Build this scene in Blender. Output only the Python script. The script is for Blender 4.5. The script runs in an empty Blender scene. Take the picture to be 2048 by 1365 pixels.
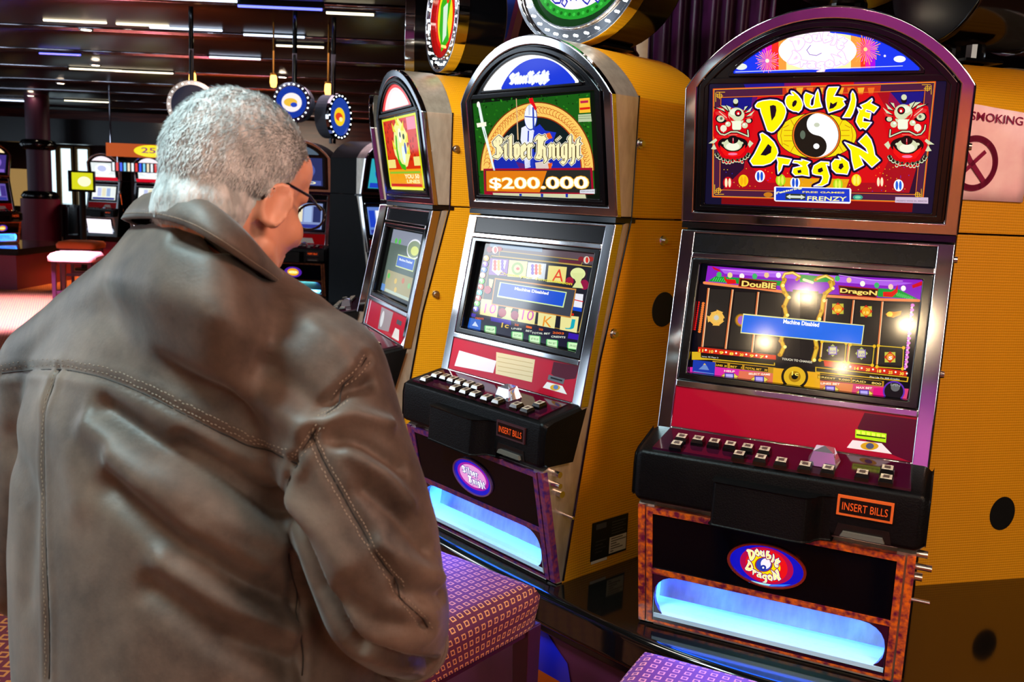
import bpy, math, random
import numpy as np
from mathutils import Vector, Matrix, noise
from mathutils.bvhtree import BVHTree
random.seed(7)
S=bpy.context.scene
COL=S.collection
# ------------------------------------------------------------------ camera
FPX=1809.84; PITCH=.158897; ROLL=.044359; CAMZ=1.523
cp,sp,cr,sr=math.cos(PITCH),math.sin(PITCH),math.cos(ROLL),math.sin(ROLL)
RM=np.array([[cr,sr,0],[-sr,cr,0],[0,0,1]])@np.array([[1,0,0],[0,sp,cp],[0,cp,-sp]])
cam=bpy.data.cameras.new('camera'); camo=bpy.data.objects.new('camera',cam); COL.objects.link(camo)
cam.sensor_width=36; cam.lens=36*FPX/2048; cam.clip_end=100; cam.clip_start=.05
mw=Matrix.Identity(4)
for i in range(3):
    mw[i][0]=RM[0][i]; mw[i][1]=RM[1][i]; mw[i][2]=-RM[2][i]
mw[2][3]=CAMZ
camo.matrix_world=mw
cam.dof.use_dof=True; cam.dof.focus_distance=1.95; cam.dof.aperture_fstop=9
S.camera=camo
def ray(px,py): return RM.T@np.array([(px-1024)/FPX,-(py-682.5)/FPX,1.0])
def PP(px,py,D):
    d=ray(px,py); d=d/d[1]*D; return Vector((d[0],d[1],d[2]+CAMZ))
# ------------------------------------------------------------------ view, world, lights
S.view_settings.view_transform='Standard'; S.view_settings.look='None'
S.view_settings.exposure=0; S.view_settings.gamma=1
W=bpy.data.worlds.new('World'); S.world=W; W.use_nodes=True
W.node_tree.nodes['Background'].inputs[0].default_value=(.25,.16,.24,1); W.node_tree.nodes['Background'].inputs[1].default_value=.35
def area(name,loc,target,size,power,color,sy=None,spread=None):
    l=bpy.data.lights.new(name,'AREA'); l.energy=power; l.color=color; l.size=size
    if sy: l.shape='RECTANGLE'; l.size_y=sy
    if spread: l.spread=spread
    o=bpy.data.objects.new(name,l); COL.objects.link(o); o.location=loc
    o.rotation_euler=(Vector(target)-Vector(loc)).to_track_quat('-Z','Y').to_euler()
    return o
def spot(name,loc,target,power,color,angle=70,r=.06):
    l=bpy.data.lights.new(name,'SPOT'); l.energy=power; l.color=color; l.spot_size=math.radians(angle); l.spot_blend=.6; l.shadow_soft_size=r
    o=bpy.data.objects.new(name,l); COL.objects.link(o); o.location=loc
    o.rotation_euler=(Vector(target)-Vector(loc)).to_track_quat('-Z','Y').to_euler()
    return o
area('key_ceiling_light',(-1.25,.85,2.95),(-.55,1.2,1.3),.45,78,(.66,.96,1.0))
area('warm_ceiling_light',(1.3,.5,2.5),(-.15,1.1,1.0),.5,30,(1,.52,.36))
area('aisle_ceiling_light',(.3,-.4,2.95),(.5,2.3,.9),.8,13,(1,.84,.7))
area('bank_ceiling_light',(-.9,1.9,2.9),(-.2,3.0,1.4),.6,16,(1,.92,.8))
area('window_side_light',(-5.5,3.4,2.3),(-.4,2.6,1.4),.9,46,(.85,.93,1))  # added soft light from the left, no fixture, mirrored in the chrome
area('right_bank_light',(2.9,-2.4,2.5),(-.1,3.1,1.3),1.5,62,(1,.86,.72))  # added warm fill for the dragon machine's side and metal band
spot('bank_side_spot',(-.52,.9,2.95),(-.12,3.3,1.3),330,(1,.9,.74),34,.12)  # added to brighten the right side of the green dragon machine
spot('panel_ceiling_light',(2.1,.5,2.9),(1.3,2.3,.9),70,(1,.80,.5),60,.15)
area('back_purple_light',(-2.6,-3.9,2.9),(-4.6,-6,1.6),2.0,190,(.75,.25,.75))  # added so the wall behind the camera mirrors purple in the bezel
spot('carpet_spot_light',(-5.2,9.6,2.9),(-5.7,9.9,0),6500,(.62,.55,1),62,.2)
spot('carpet_warm_light',(-5.9,14.2,2.9),(-6.2,14.0,0),1100,(1,.45,.12),75,.2)
area('far_room_light',(-2.5,9.5,2.9),(-2.5,10,0),3.0,40,(1,.75,.9))
area('far_wall_light',(-6,18,2.8),(-6.5,19.8,1.2),2.5,120,(1,.8,.6))
# ------------------------------------------------------------------ materials
def lin(h):
    h=h.lstrip('#'); out=[]
    for i in (0,2,4):
        c=int(h[i:i+2],16)/255; out.append(c/12.92 if c<=.04045 else ((c+.055)/1.055)**2.4)
    return out
MC={}
def mat(name,color='808080',rough=.5,metal=0,emit=None,es=1,spec=.5,coat=0):
    if name in MC: return MC[name]
    m=bpy.data.materials.new(name); m.use_nodes=True; b=m.node_tree.nodes['Principled BSDF']
    b.inputs['Base Color'].default_value=(*lin(color),1); b.inputs['Roughness'].default_value=rough
    b.inputs['Metallic'].default_value=metal; b.inputs['Specular IOR Level'].default_value=spec
    b.inputs['Coat Weight'].default_value=coat
    if emit: b.inputs['Emission Color'].default_value=(*lin(emit),1); b.inputs['Emission Strength'].default_value=es
    MC[name]=m; return m
def N(m,t,**k):
    n=m.node_tree.nodes.new(t)
    for a,v in k.items(): setattr(n,a,v)
    return n
def bsdf(m): return m.node_tree.nodes['Principled BSDF']
def LK(m,a,b): m.node_tree.links.new(a,b)
def noisy(name,c1,c2,scale,rough=.5,metal=0,bump=0,stretch=(1,1,1),spec=.5,detail=4):
    if name in MC: return MC[name]
    m=mat(name,c1,rough,metal,spec=spec)
    tc=N(m,'ShaderNodeTexCoord'); mp=N(m,'ShaderNodeMapping'); mp.inputs['Scale'].default_value=stretch
    nz=N(m,'ShaderNodeTexNoise'); nz.inputs['Scale'].default_value=scale; nz.inputs['Detail'].default_value=detail
    cr_=N(m,'ShaderNodeValToRGB'); cr_.color_ramp.elements[0].color=(*lin(c1),1); cr_.color_ramp.elements[1].color=(*lin(c2),1)
    cr_.color_ramp.elements[0].position=.35; cr_.color_ramp.elements[1].position=.65
    LK(m,tc.outputs['Object'],mp.inputs[0]); LK(m,mp.outputs[0],nz.inputs['Vector']); LK(m,nz.outputs['Fac'],cr_.inputs[0]); LK(m,cr_.outputs[0],bsdf(m).inputs['Base Color'])
    if bump:
        bp=N(m,'ShaderNodeBump'); bp.inputs['Strength'].default_value=bump; bp.inputs['Distance'].default_value=.01
        LK(m,nz.outputs['Fac'],bp.inputs['Height']); LK(m,bp.outputs[0],bsdf(m).inputs['Normal'])
    return m
LITK=1.06
def lit(h,k=1.0):
    return mat('lit_%s_%d'%(h,int(k*100)),'040404',.075,0,h,k*LITK,spec=.24)
def flat(h,rough=.3): return mat('print_%s_%d'%(h,int(rough*100)),h,rough,spec=.22)
CHROME=mat('polished_chrome','E8E8EC',.07,1)
SATIN=noisy('satin_metal','B6AA9C','C8BEB0',60,.30,.7,stretch=(1,1,.3))
BLACKGL=mat('black_gloss_plastic','050507',.12,spec=.6)
BLACKPL=noisy('black_textured_plastic','020203','060607',300,.4,0,.12,spec=.16)
DARKPAN=noisy('dark_panel','08080B','0C0C12',40,.2,spec=.14)
BOLT=mat('bolt_chrome','D0D0D0',.2,1)
CANDY=mat('red_panel_gloss','8A0A22',.12,spec=.6)
def ribbed(name,c):
    if name in MC: return MC[name]
    m=mat(name,c,.42)
    tc=N(m,'ShaderNodeTexCoord'); sx=N(m,'ShaderNodeSeparateXYZ'); LK(m,tc.outputs['Object'],sx.inputs[0])
    def sn(o,f):
        a=N(m,'ShaderNodeMath',operation='MULTIPLY'); a.inputs[1].default_value=f; LK(m,o,a.inputs[0])
        b=N(m,'ShaderNodeMath',operation='SINE'); LK(m,a.outputs[0],b.inputs[0]); return b.outputs[0]
    z=sn(sx.outputs['Z'],900); y=sn(sx.outputs['Y'],900)
    ad=N(m,'ShaderNodeMath',operation='MULTIPLY_ADD'); ad.inputs[1].default_value=.35; LK(m,y,ad.inputs[0]); LK(m,z,ad.inputs[2])
    mr=N(m,'ShaderNodeMapRange'); mr.inputs['From Min'].default_value=-1.3; mr.inputs['From Max'].default_value=1.3; LK(m,ad.outputs[0],mr.inputs['Value'])
    mx=N(m,'ShaderNodeMix',data_type='RGBA'); l=lin(c)
    mx.inputs['A'].default_value=(l[0]*.82,l[1]*.8,l[2]*.7,1); mx.inputs['B'].default_value=(min(1,l[0]*1.1),l[1]*1.1,l[2]*1.1,1)
    LK(m,mr.outputs[0],mx.inputs['Factor']); LK(m,mx.outputs['Result'],bsdf(m).inputs['Base Color'])
    bp=N(m,'ShaderNodeBump'); bp.inputs['Strength'].default_value=.25; bp.inputs['Distance'].default_value=.001; LK(m,ad.outputs[0],bp.inputs['Height']); LK(m,bp.outputs[0],bsdf(m).inputs['Normal'])
    return m
YELLOW=ribbed('yellow_ribbed_laminate','C98A08')
# ------------------------------------------------------------------ mesh helpers
def mesh(name,vs,fs,mats,parent=None,mi=None,smooth=False,bevel=0,seg=2,angle=35):
    me=bpy.data.meshes.new(name); me.from_pydata([tuple(v) for v in vs],[],fs)
    if not isinstance(mats,(list,tuple)): mats=[mats]
    for m in mats: me.materials.append(m)
    if mi is not None: me.polygons.foreach_set('material_index',mi)
    me.update()
    o=bpy.data.objects.new(name,me); COL.objects.link(o)
    if parent: o.parent=parent
    if smooth:
        me.polygons.foreach_set('use_smooth',[True]*len(me.polygons))
        if smooth=='auto':
            md=o.modifiers.new('e','EDGE_SPLIT'); md.split_angle=math.radians(angle)
    if bevel:
        b=o.modifiers.new('b','BEVEL'); b.width=bevel; b.segments=seg; b.limit_method='ANGLE'; b.angle_limit=math.radians(28)
        me.polygons.foreach_set('use_smooth',[True]*len(me.polygons))
        b.harden_normals=True
    return o
class MB:
    def __init__(s): s.v=[];s.f=[];s.m=[]
    def add(s,vs,fs,mi=0):
        n=len(s.v); s.v+=[tuple(v) for v in vs]; s.f+=[tuple(i+n for i in f) for f in fs]; s.m+=[mi]*len(fs)
    def box(s,a,b,mi=0,fn=None):
        x0,y0,z0=a;x1,y1,z1=b
        vs=[(x,y,z) for x in(x0,x1) for y in(y0,y1) for z in(z0,z1)]
        if fn: vs=[fn(*v) for v in vs]
        s.add(vs,[(0,1,3,2),(4,6,7,5),(0,4,5,1),(2,3,7,6),(0,2,6,4),(1,5,7,3)],mi)
    def cyl(s,a,b,r0,r1=None,n=20,mi=0,caps=True):
        a=Vector(a);b=Vector(b); r1=r0 if r1 is None else r1
        d=(b-a).normalized(); u=d.orthogonal().normalized(); w=d.cross(u)
        vs=[a+(u*math.cos(t)+w*math.sin(t))*r0 for t in [2*math.pi*i/n for i in range(n)]]+[b+(u*math.cos(t)+w*math.sin(t))*r1 for t in [2*math.pi*i/n for i in range(n)]]
        fs=[(i,(i+1)%n,(i+1)%n+n,i+n) for i in range(n)]
        if caps: fs+=[tuple(range(n))[::-1],tuple(range(n,2*n))]
        s.add(vs,fs,mi)
    def lathe(s,c,prof,n=24,mi=0,axis='Z'):
        vs=[];k=len(prof)
        for i in range(n):
            t=2*math.pi*i/n
            for r,h in prof:
                p=(r*math.cos(t),r*math.sin(t),h) if axis=='Z' else (r*math.cos(t),h,r*math.sin(t))
                vs.append((c[0]+p[0],c[1]+p[1],c[2]+p[2]))
        fs=[(i*k+j,((i+1)%n)*k+j,((i+1)%n)*k+j+1,i*k+j+1) for i in range(n) for j in range(k-1)]
        s.add(vs,fs,mi)
    def tube(s,pts,r,n=8,mi=0):
        pts=[Vector(p) for p in pts]; rings=[]
        up=Vector((.13,.21,.97))
        for i,p in enumerate(pts):
            d=(pts[min(i+1,len(pts)-1)]-pts[max(i-1,0)]).normalized(); u=d.cross(up)
            if u.length<1e-3: u=d.orthogonal()
            u.normalize(); w=d.cross(u); rr=r[i] if isinstance(r,(list,tuple)) else r
            rings.append([p+(u*math.cos(2*math.pi*k/n)+w*math.sin(2*math.pi*k/n))*rr for k in range(n)])
        vs=[v for q in rings for v in q]
        fs=[(i*n+k,i*n+(k+1)%n,(i+1)*n+(k+1)%n,(i+1)*n+k) for i in range(len(pts)-1) for k in range(n)]
        fs+=[tuple(range(n))[::-1],tuple(range((len(pts)-1)*n,len(pts)*n))]
        s.add(vs,fs,mi)
    def prism(s,poly,y0,y1,fn=None,mi=0):
        n=len(poly); vs=[(a,y0,b) for a,b in poly]+[(a,y1,b) for a,b in poly]
        if fn: vs=[fn(*v) for v in vs]
        s.add(vs,[tuple(range(n))[::-1],tuple(range(n,2*n))]+[(i,(i+1)%n,(i+1)%n+n,i+n) for i in range(n)],mi)
    def ring(s,outer,inner,y0,y1,fn=None,mi=0):
        n=len(outer); vs=[(a,y0,b) for a,b in outer]+[(a,y0,b) for a,b in inner]+[(a,y1,b) for a,b in outer]+[(a,y1,b) for a,b in inner]
        if fn: vs=[fn(*v) for v in vs]
        fs=[]
        for i in range(n):
            j=(i+1)%n
            fs+=[(i,j,n+j,n+i),(2*n+i,3*n+i,3*n+j,2*n+j),(i,2*n+i,2*n+j,j),(n+i,n+j,3*n+j,3*n+i)]
        s.add(vs,fs,mi)
    def build(s,name,mats,parent=None,**k): return mesh(name,s.v,s.f,mats,parent,mi=s.m,**k)
def empty(name,loc,rz=0,label=None,cat=None,group=None):
    o=bpy.data.objects.new(name,None); COL.objects.link(o); o.location=loc; o.rotation_euler=(0,0,rz); o.empty_display_size=.1
    if label: o['label']=label
    if cat: o['category']=cat
    if group: o['group']=group
    return o
def tag(o,label,cat,group=None,kind=None):
    o['label']=label; o['category']=cat
    if group: o['group']=group
    if kind: o['kind']=kind
    return o
def struct(o): o['kind']='structure'; return o
def rrect(a0,b0,a1,b1,r,n=5):
    out=[]
    for cx,cz,t0 in((a1-r,b0+r,-90),(a1-r,b1-r,0),(a0+r,b1-r,90),(a0+r,b0+r,180)):
        for i in range(n+1):
            t=math.radians(t0+90*i/n); out.append((cx+r*math.cos(t),cz+r*math.sin(t)))
    return out
def arch(hw,zb,zs,za,n=28,cx=0):
    h=za-zs; R=(hw*hw+h*h)/(2*h); cz=za-R; t0=math.atan2(zs-cz,hw)
    pts=[(cx-hw,zb),(cx+hw,zb)]
    for i in range(n+1):
        t=t0+(math.pi-2*t0)*i/n; pts.append((cx+R*math.cos(t),cz+R*math.sin(t)))
    return pts
# ------------------------------------------------------------------ flat artwork (printed or back-lit glass)
_tc={}
def glyphs(s,off=0.0):
    k=(s,round(off,4))
    if k in _tc: return _tc[k]
    cu=bpy.data.curves.new('t','FONT'); cu.body=s; cu.size=1; cu.offset=off; cu.resolution_u=3
    o=bpy.data.objects.new('t',cu); COL.objects.link(o); dg=bpy.context.evaluated_depsgraph_get()
    me=bpy.data.meshes.new_from_object(o.evaluated_get(dg))
    vs=[(v.co.x,v.co.y) for v in me.vertices]; fs=[tuple(p.vertices) for p in me.polygons]
    bpy.data.objects.remove(o); bpy.data.curves.remove(cu); bpy.data.meshes.remove(me)
    _tc[k]=(vs,fs); return _tc[k]
class Art:
    EPS=.00016
    def __init__(s,to3d,amap=None,matf=lit):
        s.to3d=to3d; s.map=amap or (lambda x,y:(x,y)); s.v=[];s.f=[];s.mi=[];s.mats=[];s.mk={};s.matf=matf
    def mid(s,c):
        if c not in s.mk:
            s.mk[c]=len(s.mats); s.mats.append(s.matf(*c) if isinstance(c,tuple) else s.matf(c))
        return s.mk[c]
    def raw(s,pts,fs,c,L):
        n=len(s.v); s.v+=[s.to3d(a,b,L*s.EPS) for a,b in pts]; s.f+=[tuple(i+n for i in f) for f in fs]; s.mi+=[s.mid(c)]*len(fs)
    def poly(s,pts,c,L):
        p=[s.map(*q) for q in pts]; s.raw(p,[tuple(range(len(p)))],c,L)
    def ell(s,x,y,rx,ry,c,L,n=28,rot=0):
        cr_,sr_=math.cos(rot),math.sin(rot)
        s.poly([(x+rx*math.cos(t)*cr_-ry*math.sin(t)*sr_,y+rx*math.cos(t)*sr_+ry*math.sin(t)*cr_) for t in [2*math.pi*i/n for i in range(n)]],c,L)
    def rect(s,x0,y0,x1,y1,c,L): s.poly([(x0,y0),(x1,y0),(x1,y1),(x0,y1)],c,L)
    def line(s,pts,w,c,L,closed=False,cap=True):
        if closed: pts=list(pts)+[pts[0]]
        for (x0,y0),(x1,y1) in zip(pts,pts[1:]):
            d=math.hypot(x1-x0,y1-y0) or 1; nx,ny=-(y1-y0)/d*w/2,(x1-x0)/d*w/2
            s.poly([(x0+nx,y0+ny),(x1+nx,y1+ny),(x1-nx,y1-ny),(x0-nx,y0-ny)],c,L)
        if cap:
            for x,y in pts: s.ell(x,y,w/2,w/2,c,L,8)
    def nib(s,pts,w,c,L,ang=-40,th=.25,grow=0):
        a=math.radians(ang); ux,uy=math.cos(a)*(w/2+grow),math.sin(a)*(w/2+grow); vx,vy=-math.sin(a)*(w/2*th+grow),math.cos(a)*(w/2*th+grow)
        nb=[(ux+vx,uy+vy),(ux-vx,uy-vy),(-ux-vx,-uy-vy),(-ux+vx,-uy+vy)]
        for p,q in zip(pts,pts[1:]):
            P=[(p[0]+a_,p[1]+b_) for a_,b_ in nb]+[(q[0]+a_,q[1]+b_) for a_,b_ in nb]
            P=sorted(set(P)); 
            def half(P):
                h=[]
                for r in P:
                    while len(h)>1 and (h[-1][0]-h[-2][0])*(r[1]-h[-2][1])-(h[-1][1]-h[-2][1])*(r[0]-h[-2][0])<=0: h.pop()
                    h.append(r)
                return h
            hl=half(P); hu=half(P[::-1]); s.poly(hl[:-1]+hu[:-1],c,L)
    def text(s,t,p0,p1,h,c,L,off=0,arc=0):
        vs,fs=glyphs(t,off); v0,_=glyphs(t,0)
        x0=min(a for a,b in v0);x1=max(a for a,b in v0); y0=min(b for a,b in v0); y1=max(b for a,b in v0)
        A=s.map(*p0);B=s.map(*p1); 
        hh=h/(y1-y0); out=[]
        for a,b in vs:
            k=(a-x0)/(x1-x0); out.append((A[0]+(B[0]-A[0])*k, A[1]+(B[1]-A[1])*k+(b-y0)*hh+arc*4*k*(1-k)))
        s.raw(out,fs,c,L)
    def build(s,name,parent): return mesh(name,s.v,s.f,s.mats,parent,mi=s.mi)
# machine placement (from measurements of the photograph)
MACH={0:(-.60,4.13,-1.50),1:(-.394,3.265,-1.165),2:(.051,2.485,-.838),3:(.645,2.007,-.443)}
ZP=.55
def plane_y(kind,z):      # z measured from machine base
    if kind=='H': return -.0476*(z-.933)/.295
    if kind=='L': return -.089*(.916-z)/.461
    if kind=='B': return -.2098+.0683*(.309-z)/.309
def toP(kind,off=0):
    sg=1
    return lambda a,b,l: (a, plane_y(kind,b)+off-l, b)
def pxmap(mi,kind,off=0,zoom=None):
    mx,my,a=MACH[mi]; ex=np.array([math.cos(a),math.sin(a),0]); ey=np.array([-math.sin(a),math.cos(a),0]); o=np.array([mx,my,ZP])
    z0,z1={'H':(.933,1.228),'L':(.916,.455),'B':(.309,0)}[kind]
    q=o+ey*(plane_y(kind,z0)+off)+np.array([0,0,z0]); v=ey*(plane_y(kind,z1)-plane_y(kind,z0))+np.array([0,0,z1-z0]); n=np.cross(ex,v)
    c=np.array([0,0,CAMZ])
    def f(x,y):
        if zoom: x,y=zoom[0]+x/zoom[2],zoom[1]+y/zoom[2]
        d=ray(x,y); t=((q-c)@n)/(d@n); P=c+d*t-o; return (float(P@ex),float(P[2]))
    return f
# ------------------------------------------------------------------ gaming machine
FLAME=noisy('flame_border_print','F06A14','6A1034',70,.3,detail=2); bsdf(FLAME).inputs['Emission Strength'].default_value=.0
VIOLET=noisy('violet_border_print','8A3A50','3A1A6A',70,.3,detail=2)
LABEL=noisy('keycap_label','D8C8B0','8A7A6A',160,.4)
TRAYW=mat('tray_white','B8D2E8',.3)
def machine(name,label,group,idx=None,pos=None,body=YELLOW,border=FLAME,art=None,detail=2,light=True,base_extra=0,band=SATIN,z0=ZP,blue=(.12,-.32,-.21)):
    x,y,a=pos if pos else MACH[idx]
    R=empty(name,(x,y,z0),a,label,'slot machine',group)
    H=lambda u,o,z:(u,plane_y('H',z)+o,z); L=lambda u,o,z:(u,plane_y('L',z)+o,z); B=lambda u,o,z:(u,plane_y('B',z)+o,z)
    # --- body
    m=MB(); yb=.36
    hp=arch(.286,.931,1.228,1.381); m.prism(hp,.058,yb)
    for x0,x1,side in((-.286,-.25,[(.058,.925),(-.025,.573),(-.115,.0),(yb,.0),(yb,.925)]),(.25,.286,[(.058,.925),(-.025,.573),(-.115,.0),(yb,.0),(yb,.925)]),(-.25,.25,[(.06,.925),(.06,.0),(yb,.0),(yb,.925)])):
        vs=[(x0,p,q) for p,q in side]+[(x1,p,q) for p,q in side]; n=len(side)
        m.add(vs,[tuple(range(n)),tuple(range(n,2*n))[::-1]]+[(i,(i+1)%n,(i+1)%n+n,i+n) for i in range(n)])
    cb=m.build('cabinet_body',body,R,bevel=.002,seg=1)
    if detail>1:
        for (yy,zz) in((.077,1.117),(.194,.874),(.022,.637)):
            q=MB(); q.cyl((.286,yy,zz),(.298,yy,zz),.0095,.007); q.cyl((.286,yy,zz),(.289,yy,zz),.014,.012); q.build('bolt',BOLT,R)
        q=MB(); q.cyl((.285,.215,.69),(.2875,.215,.69),.047,n=36); q.build('cable_hole',mat('hole_black','020202',.8),R)
    m=MB()
    for sx in(-1,1): m.tube([(sx*.2865,.060,1.232),(sx*.2865,.060,.925),(sx*.2865,-.024,.573),(sx*.2865,-.114,.004)],.0032,6)
    m.box((-.2885,-.0,.918),(.2885,.075,.931)); m.build('black_edging',BLACKGL,R)
    # --- front carcass (satin / dark sides)
    m=MB()
    c=[(.055,.922),(.034,.914),(-.055,.455),(-.18,.43),(-.18,.32),(-.183,.309),(-.160,.20),(-.146,.137)]
    notch=c+[(-.06,.137),(-.06,.06),(-.08,.03),(-.135,.018),(-.139,.0),(-.115,.0),(-.025,.573)]
    full=c[:2]+[(-.083,.455)]+c[3:5]+[(-.203,.309),(-.179,.20),(-.166,.137)]+[(-.135,.0),(-.115,.0),(-.025,.573)]
    for x0,x1,pf in((-.25,.25,notch),(-.285,-.25,full),(.25,.285,full)):
        n=len(pf); vs=[(x0,p,q) for p,q in pf]+[(x1,p,q) for p,q in pf]
        m.add(vs,[tuple(range(n)),tuple(range(n,2*n))[::-1]]+[(i,(i+1)%n,(i+1)%n+n,i+n) for i in range(n)])
    m.build('front_carcass',band,R)
    # --- head
    m=MB(); m.ring(arch(.289,.933,1.228,1.384),arch(.25,.95,1.2,1.35),.018,.058,lambda u,o,z:(u,plane_y('H',z)+o if o<.03 else .0585,z)); m.build('head_side_band',band,R,bevel=.002,seg=1)
    m=MB(); m.ring(arch(.292,.931,1.228,1.386),arch(.262,.957,1.232,1.360),0,.02,H); m.build('head_bezel',CHROME,R,bevel=.004,seg=2)
    m=MB(); m.prism(arch(.264,.953,1.230,1.362),.006,.03,H)
    m.ring(arch(.258,.96,1.234,1.356),arch(.246,.97,1.228,1.344),-.004,.008,H)
    m.build('head_surround',BLACKGL,R,bevel=.002,seg=1)
    m=MB(); m.ring(rrect(-.252,.96,.252,1.248,.006),rrect(-.238,.974,.238,1.236,.004),-.002,.01,H); m.build('poster_frame',BLACKGL,R,bevel=.0015,seg=1)
    m=MB(); m.ring(arch(.196,1.25,1.258,1.344),arch(.186,1.257,1.262,1.336),-.002,.01,H); m.build('arch_window_frame',BLACKGL,R,bevel=.0015,seg=1)
    # --- lower bezel
    m=MB()
    for s in(-1,1):
        q=[(s*.256,.455),(s*.289,.455),(s*.289,.913),(s*.256,.913)]; m.prism(q if s>0 else q[::-1],0,.03,L)
    m.prism([(-.257,.850),(.257,.850),(.257,.864),(-.257,.864)],-.002,.03,L)
    m.prism([(-.257,.556),(.257,.556),(.257,.572),(-.257,.572)],-.002,.03,L)
    m.prism([(-.257,.455),(.257,.455),(.257,.464),(-.257,.464)],0,.03,L)
    m.prism([(-.289,.907),(.289,.907),(.289,.915),(-.289,.915)],0,.03,L)
    m.build('lower_bezel',CHROME,R,bevel=.003,seg=2)
    m=MB(); m.prism([(-.256,.865),(.256,.865),(.256,.908),(-.256,.908)],.004,.03,L); m.build('top_panel',DARKPAN,R)
    m=MB(); m.ring(rrect(-.256,.572,.256,.850,.004),rrect(-.235,.588,.235,.838,.004),0,.03,L); m.build('screen_frame',BLACKGL,R,bevel=.004,seg=2)
    m=MB(); m.prism([(-.256,.464),(.256,.464),(.256,.556),(-.256,.556)],.003,.03,L); rp=m.build('card_panel',CANDY,R)
    # --- deck
    m=MB()
    def Dk(u,yy,z): return (u,yy,z)
    sh=[(-.085,.462),(-.2,.440),(-.218,.432),(-.222,.40),(-.222,.325),(-.21,.318),(-.12,.318)]
    n=len(sh); xs=[-.300,-.285,.285,.300]
    vs=[]
    for xx in xs:
        k=.012 if abs(xx)>.29 else 0
        vs+=[(xx,p+(k if p<-.15 else 0),q-(k if q>.42 else 0)+(k if q<.33 else 0)) for p,q in sh]
    fs=[tuple(range(n)),tuple(range(3*n,4*n))[::-1]]
    for j in range(3): fs+=[(j*n+i,j*n+(i+1)%n,(j+1)*n+(i+1)%n,(j+1)*n+i) for i in range(n)]
    m.add(vs,fs); m.build('button_shelf',BLACKPL,R,bevel=.006,seg=3)
    m=MB(); ol=[(-.113,-.20),(-.113,-.258),(-.108,-.264),(.055,-.270),(.075,-.268),(.088,-.256),(.094,-.240),(.104,-.226),(.125,-.221),(.125,-.20)]
    n=len(ol); m.add([(p,q,.311) for p,q in ol]+[(p,q+(.006 if q<-.23 else 0),.404) for p,q in ol],[tuple(range(n)),tuple(range(n,2*n))[::-1]]+[(i,(i+1)%n,(i+1)%n+n,i+n) for i in range(n)])
    m.build('arm_rest',BLACKPL,R,bevel=.007,seg=3)
    m=MB(); dkz=lambda yy:.462+(yy+.085)*.19
    dk=[(-.255,-.098),(.255,-.098),(.262,-.208),(-.262,-.208)]
    m.add([(p,q,dkz(q)+.003) for p,q in dk]+[(p,q,dkz(q)-.01) for p,q in dk],[(0,1,2,3),(7,6,5,4),(0,4,5,1),(1,5,6,2),(2,6,7,3),(3,7,4,0)]); m.build('button_deck',mat('deck_gloss','30081E',.1,spec=.7),R)
    back=[(-.211,-.160),(-.174,-.158),(-.138,-.159),(-.103,-.160),(-.066,-.159),(-.03,-.160),(.214,-.159)]
    front=[(-.211,-.198),(-.075,-.199),(-.03,-.200),(.012,-.200),(.06,-.201),(.105,-.201),(.170,-.196),(.215,-.201)]
    if detail>0:
        for u,yy in (back+front):
            q=MB(); z=dkz(yy)+.003; s0=.0135;s1=.0105;h=.014
            def sq(s,zz): return [(u-s,yy-s,zz-s*.19),(u+s,yy-s,zz-s*.19),(u+s,yy+s,zz+s*.19),(u-s,yy+s,zz+s*.19)]
            q.add(sq(s0,z)+sq(s0,z+h*.5)+sq(s1,z+h),[(0,1,5,4),(1,2,6,5),(2,3,7,6),(3,0,4,7),(4,5,9,8),(5,6,10,9),(6,7,11,10),(7,4,8,11)],0)
            q.add(sq(s1,z+h),[(0,1,2,3)],1); q.add([(a_,b_,c_+.0006) for a_,b_,c_ in sq(s1*.55,z+h)],[(0,1,2,3)],2) if detail>1 else None
            q.build('button',[BLACKGL,LABEL,mat('keycap_ink','4A3A34',.5)],R)
        q=MB(); zz=dkz(-.155); q.add([(.062,-.178,zz),(.118,-.178,zz),(.122,-.135,zz+.008),(.058,-.135,zz+.008),(.070,-.172,zz+.03),(.110,-.172,zz+.03),(.108,-.142,zz+.036),(.072,-.142,zz+.036),(.09,-.158,zz+.041)],[(0,1,5,4),(1,2,6,5),(2,3,7,6),(3,0,4,7),(4,5,8),(5,6,8),(6,7,8),(7,4,8)]); q.build('service_knob',mat('clear_knob','D8D0E0',.05,.85),R)
    m=MB(); m.prism([(.131,.370),(.236,.370),(.236,.411),(.131,.411)],-.2265,-.21); bd=m.build('bill_display',mat('bill_frame_%s'%border.name,'D85A1E' if border is FLAME else '3A1A20',.4),R)
    if detail>0:
        A=Art(lambda a_,b_,l:(a_,-.2268-l,b_)); A.rect(.136,.375,.231,.406,'100606',1)
        A.text('INSERT BILLS',(.141,.382),(.226,.382),.016,('E8501A',1.0),2,off=.004); A.build('bill_display_text',bd)
        m=MB(); m.prism([(.130,.326),(.238,.326),(.232,.352),(.136,.352)],-.2235,-.21,mi=0); m.prism([(.142,.328),(.226,.328),(.221,.338),(.147,.338)],-.232,-.2236,mi=1); m.build('bill_slot',[mat('slot_dark','020203',.3),mat('slot_grey','5A5850',.4)],R)
    # --- base front
    m=MB()
    for s in(-1,1):
        q=[(s*.270,.004),(s*.2855,.004),(s*.2855,.306),(s*.270,.306)]; m.prism(q if s>0 else q[::-1],0,.02,B)
    m.ring([(-.266,.006),(.266,.006),(.266,.303),(-.266,.303)],[(-.252,.012),(.252,.012),(.252,.289),(-.252,.289)],-.001,.02,B)
    m.prism([(-.252,.136),(.252,.136),(.252,.150),(-.252,.150)],-.001,.004,B)
    m.build('belly_border',border,R)
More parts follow.
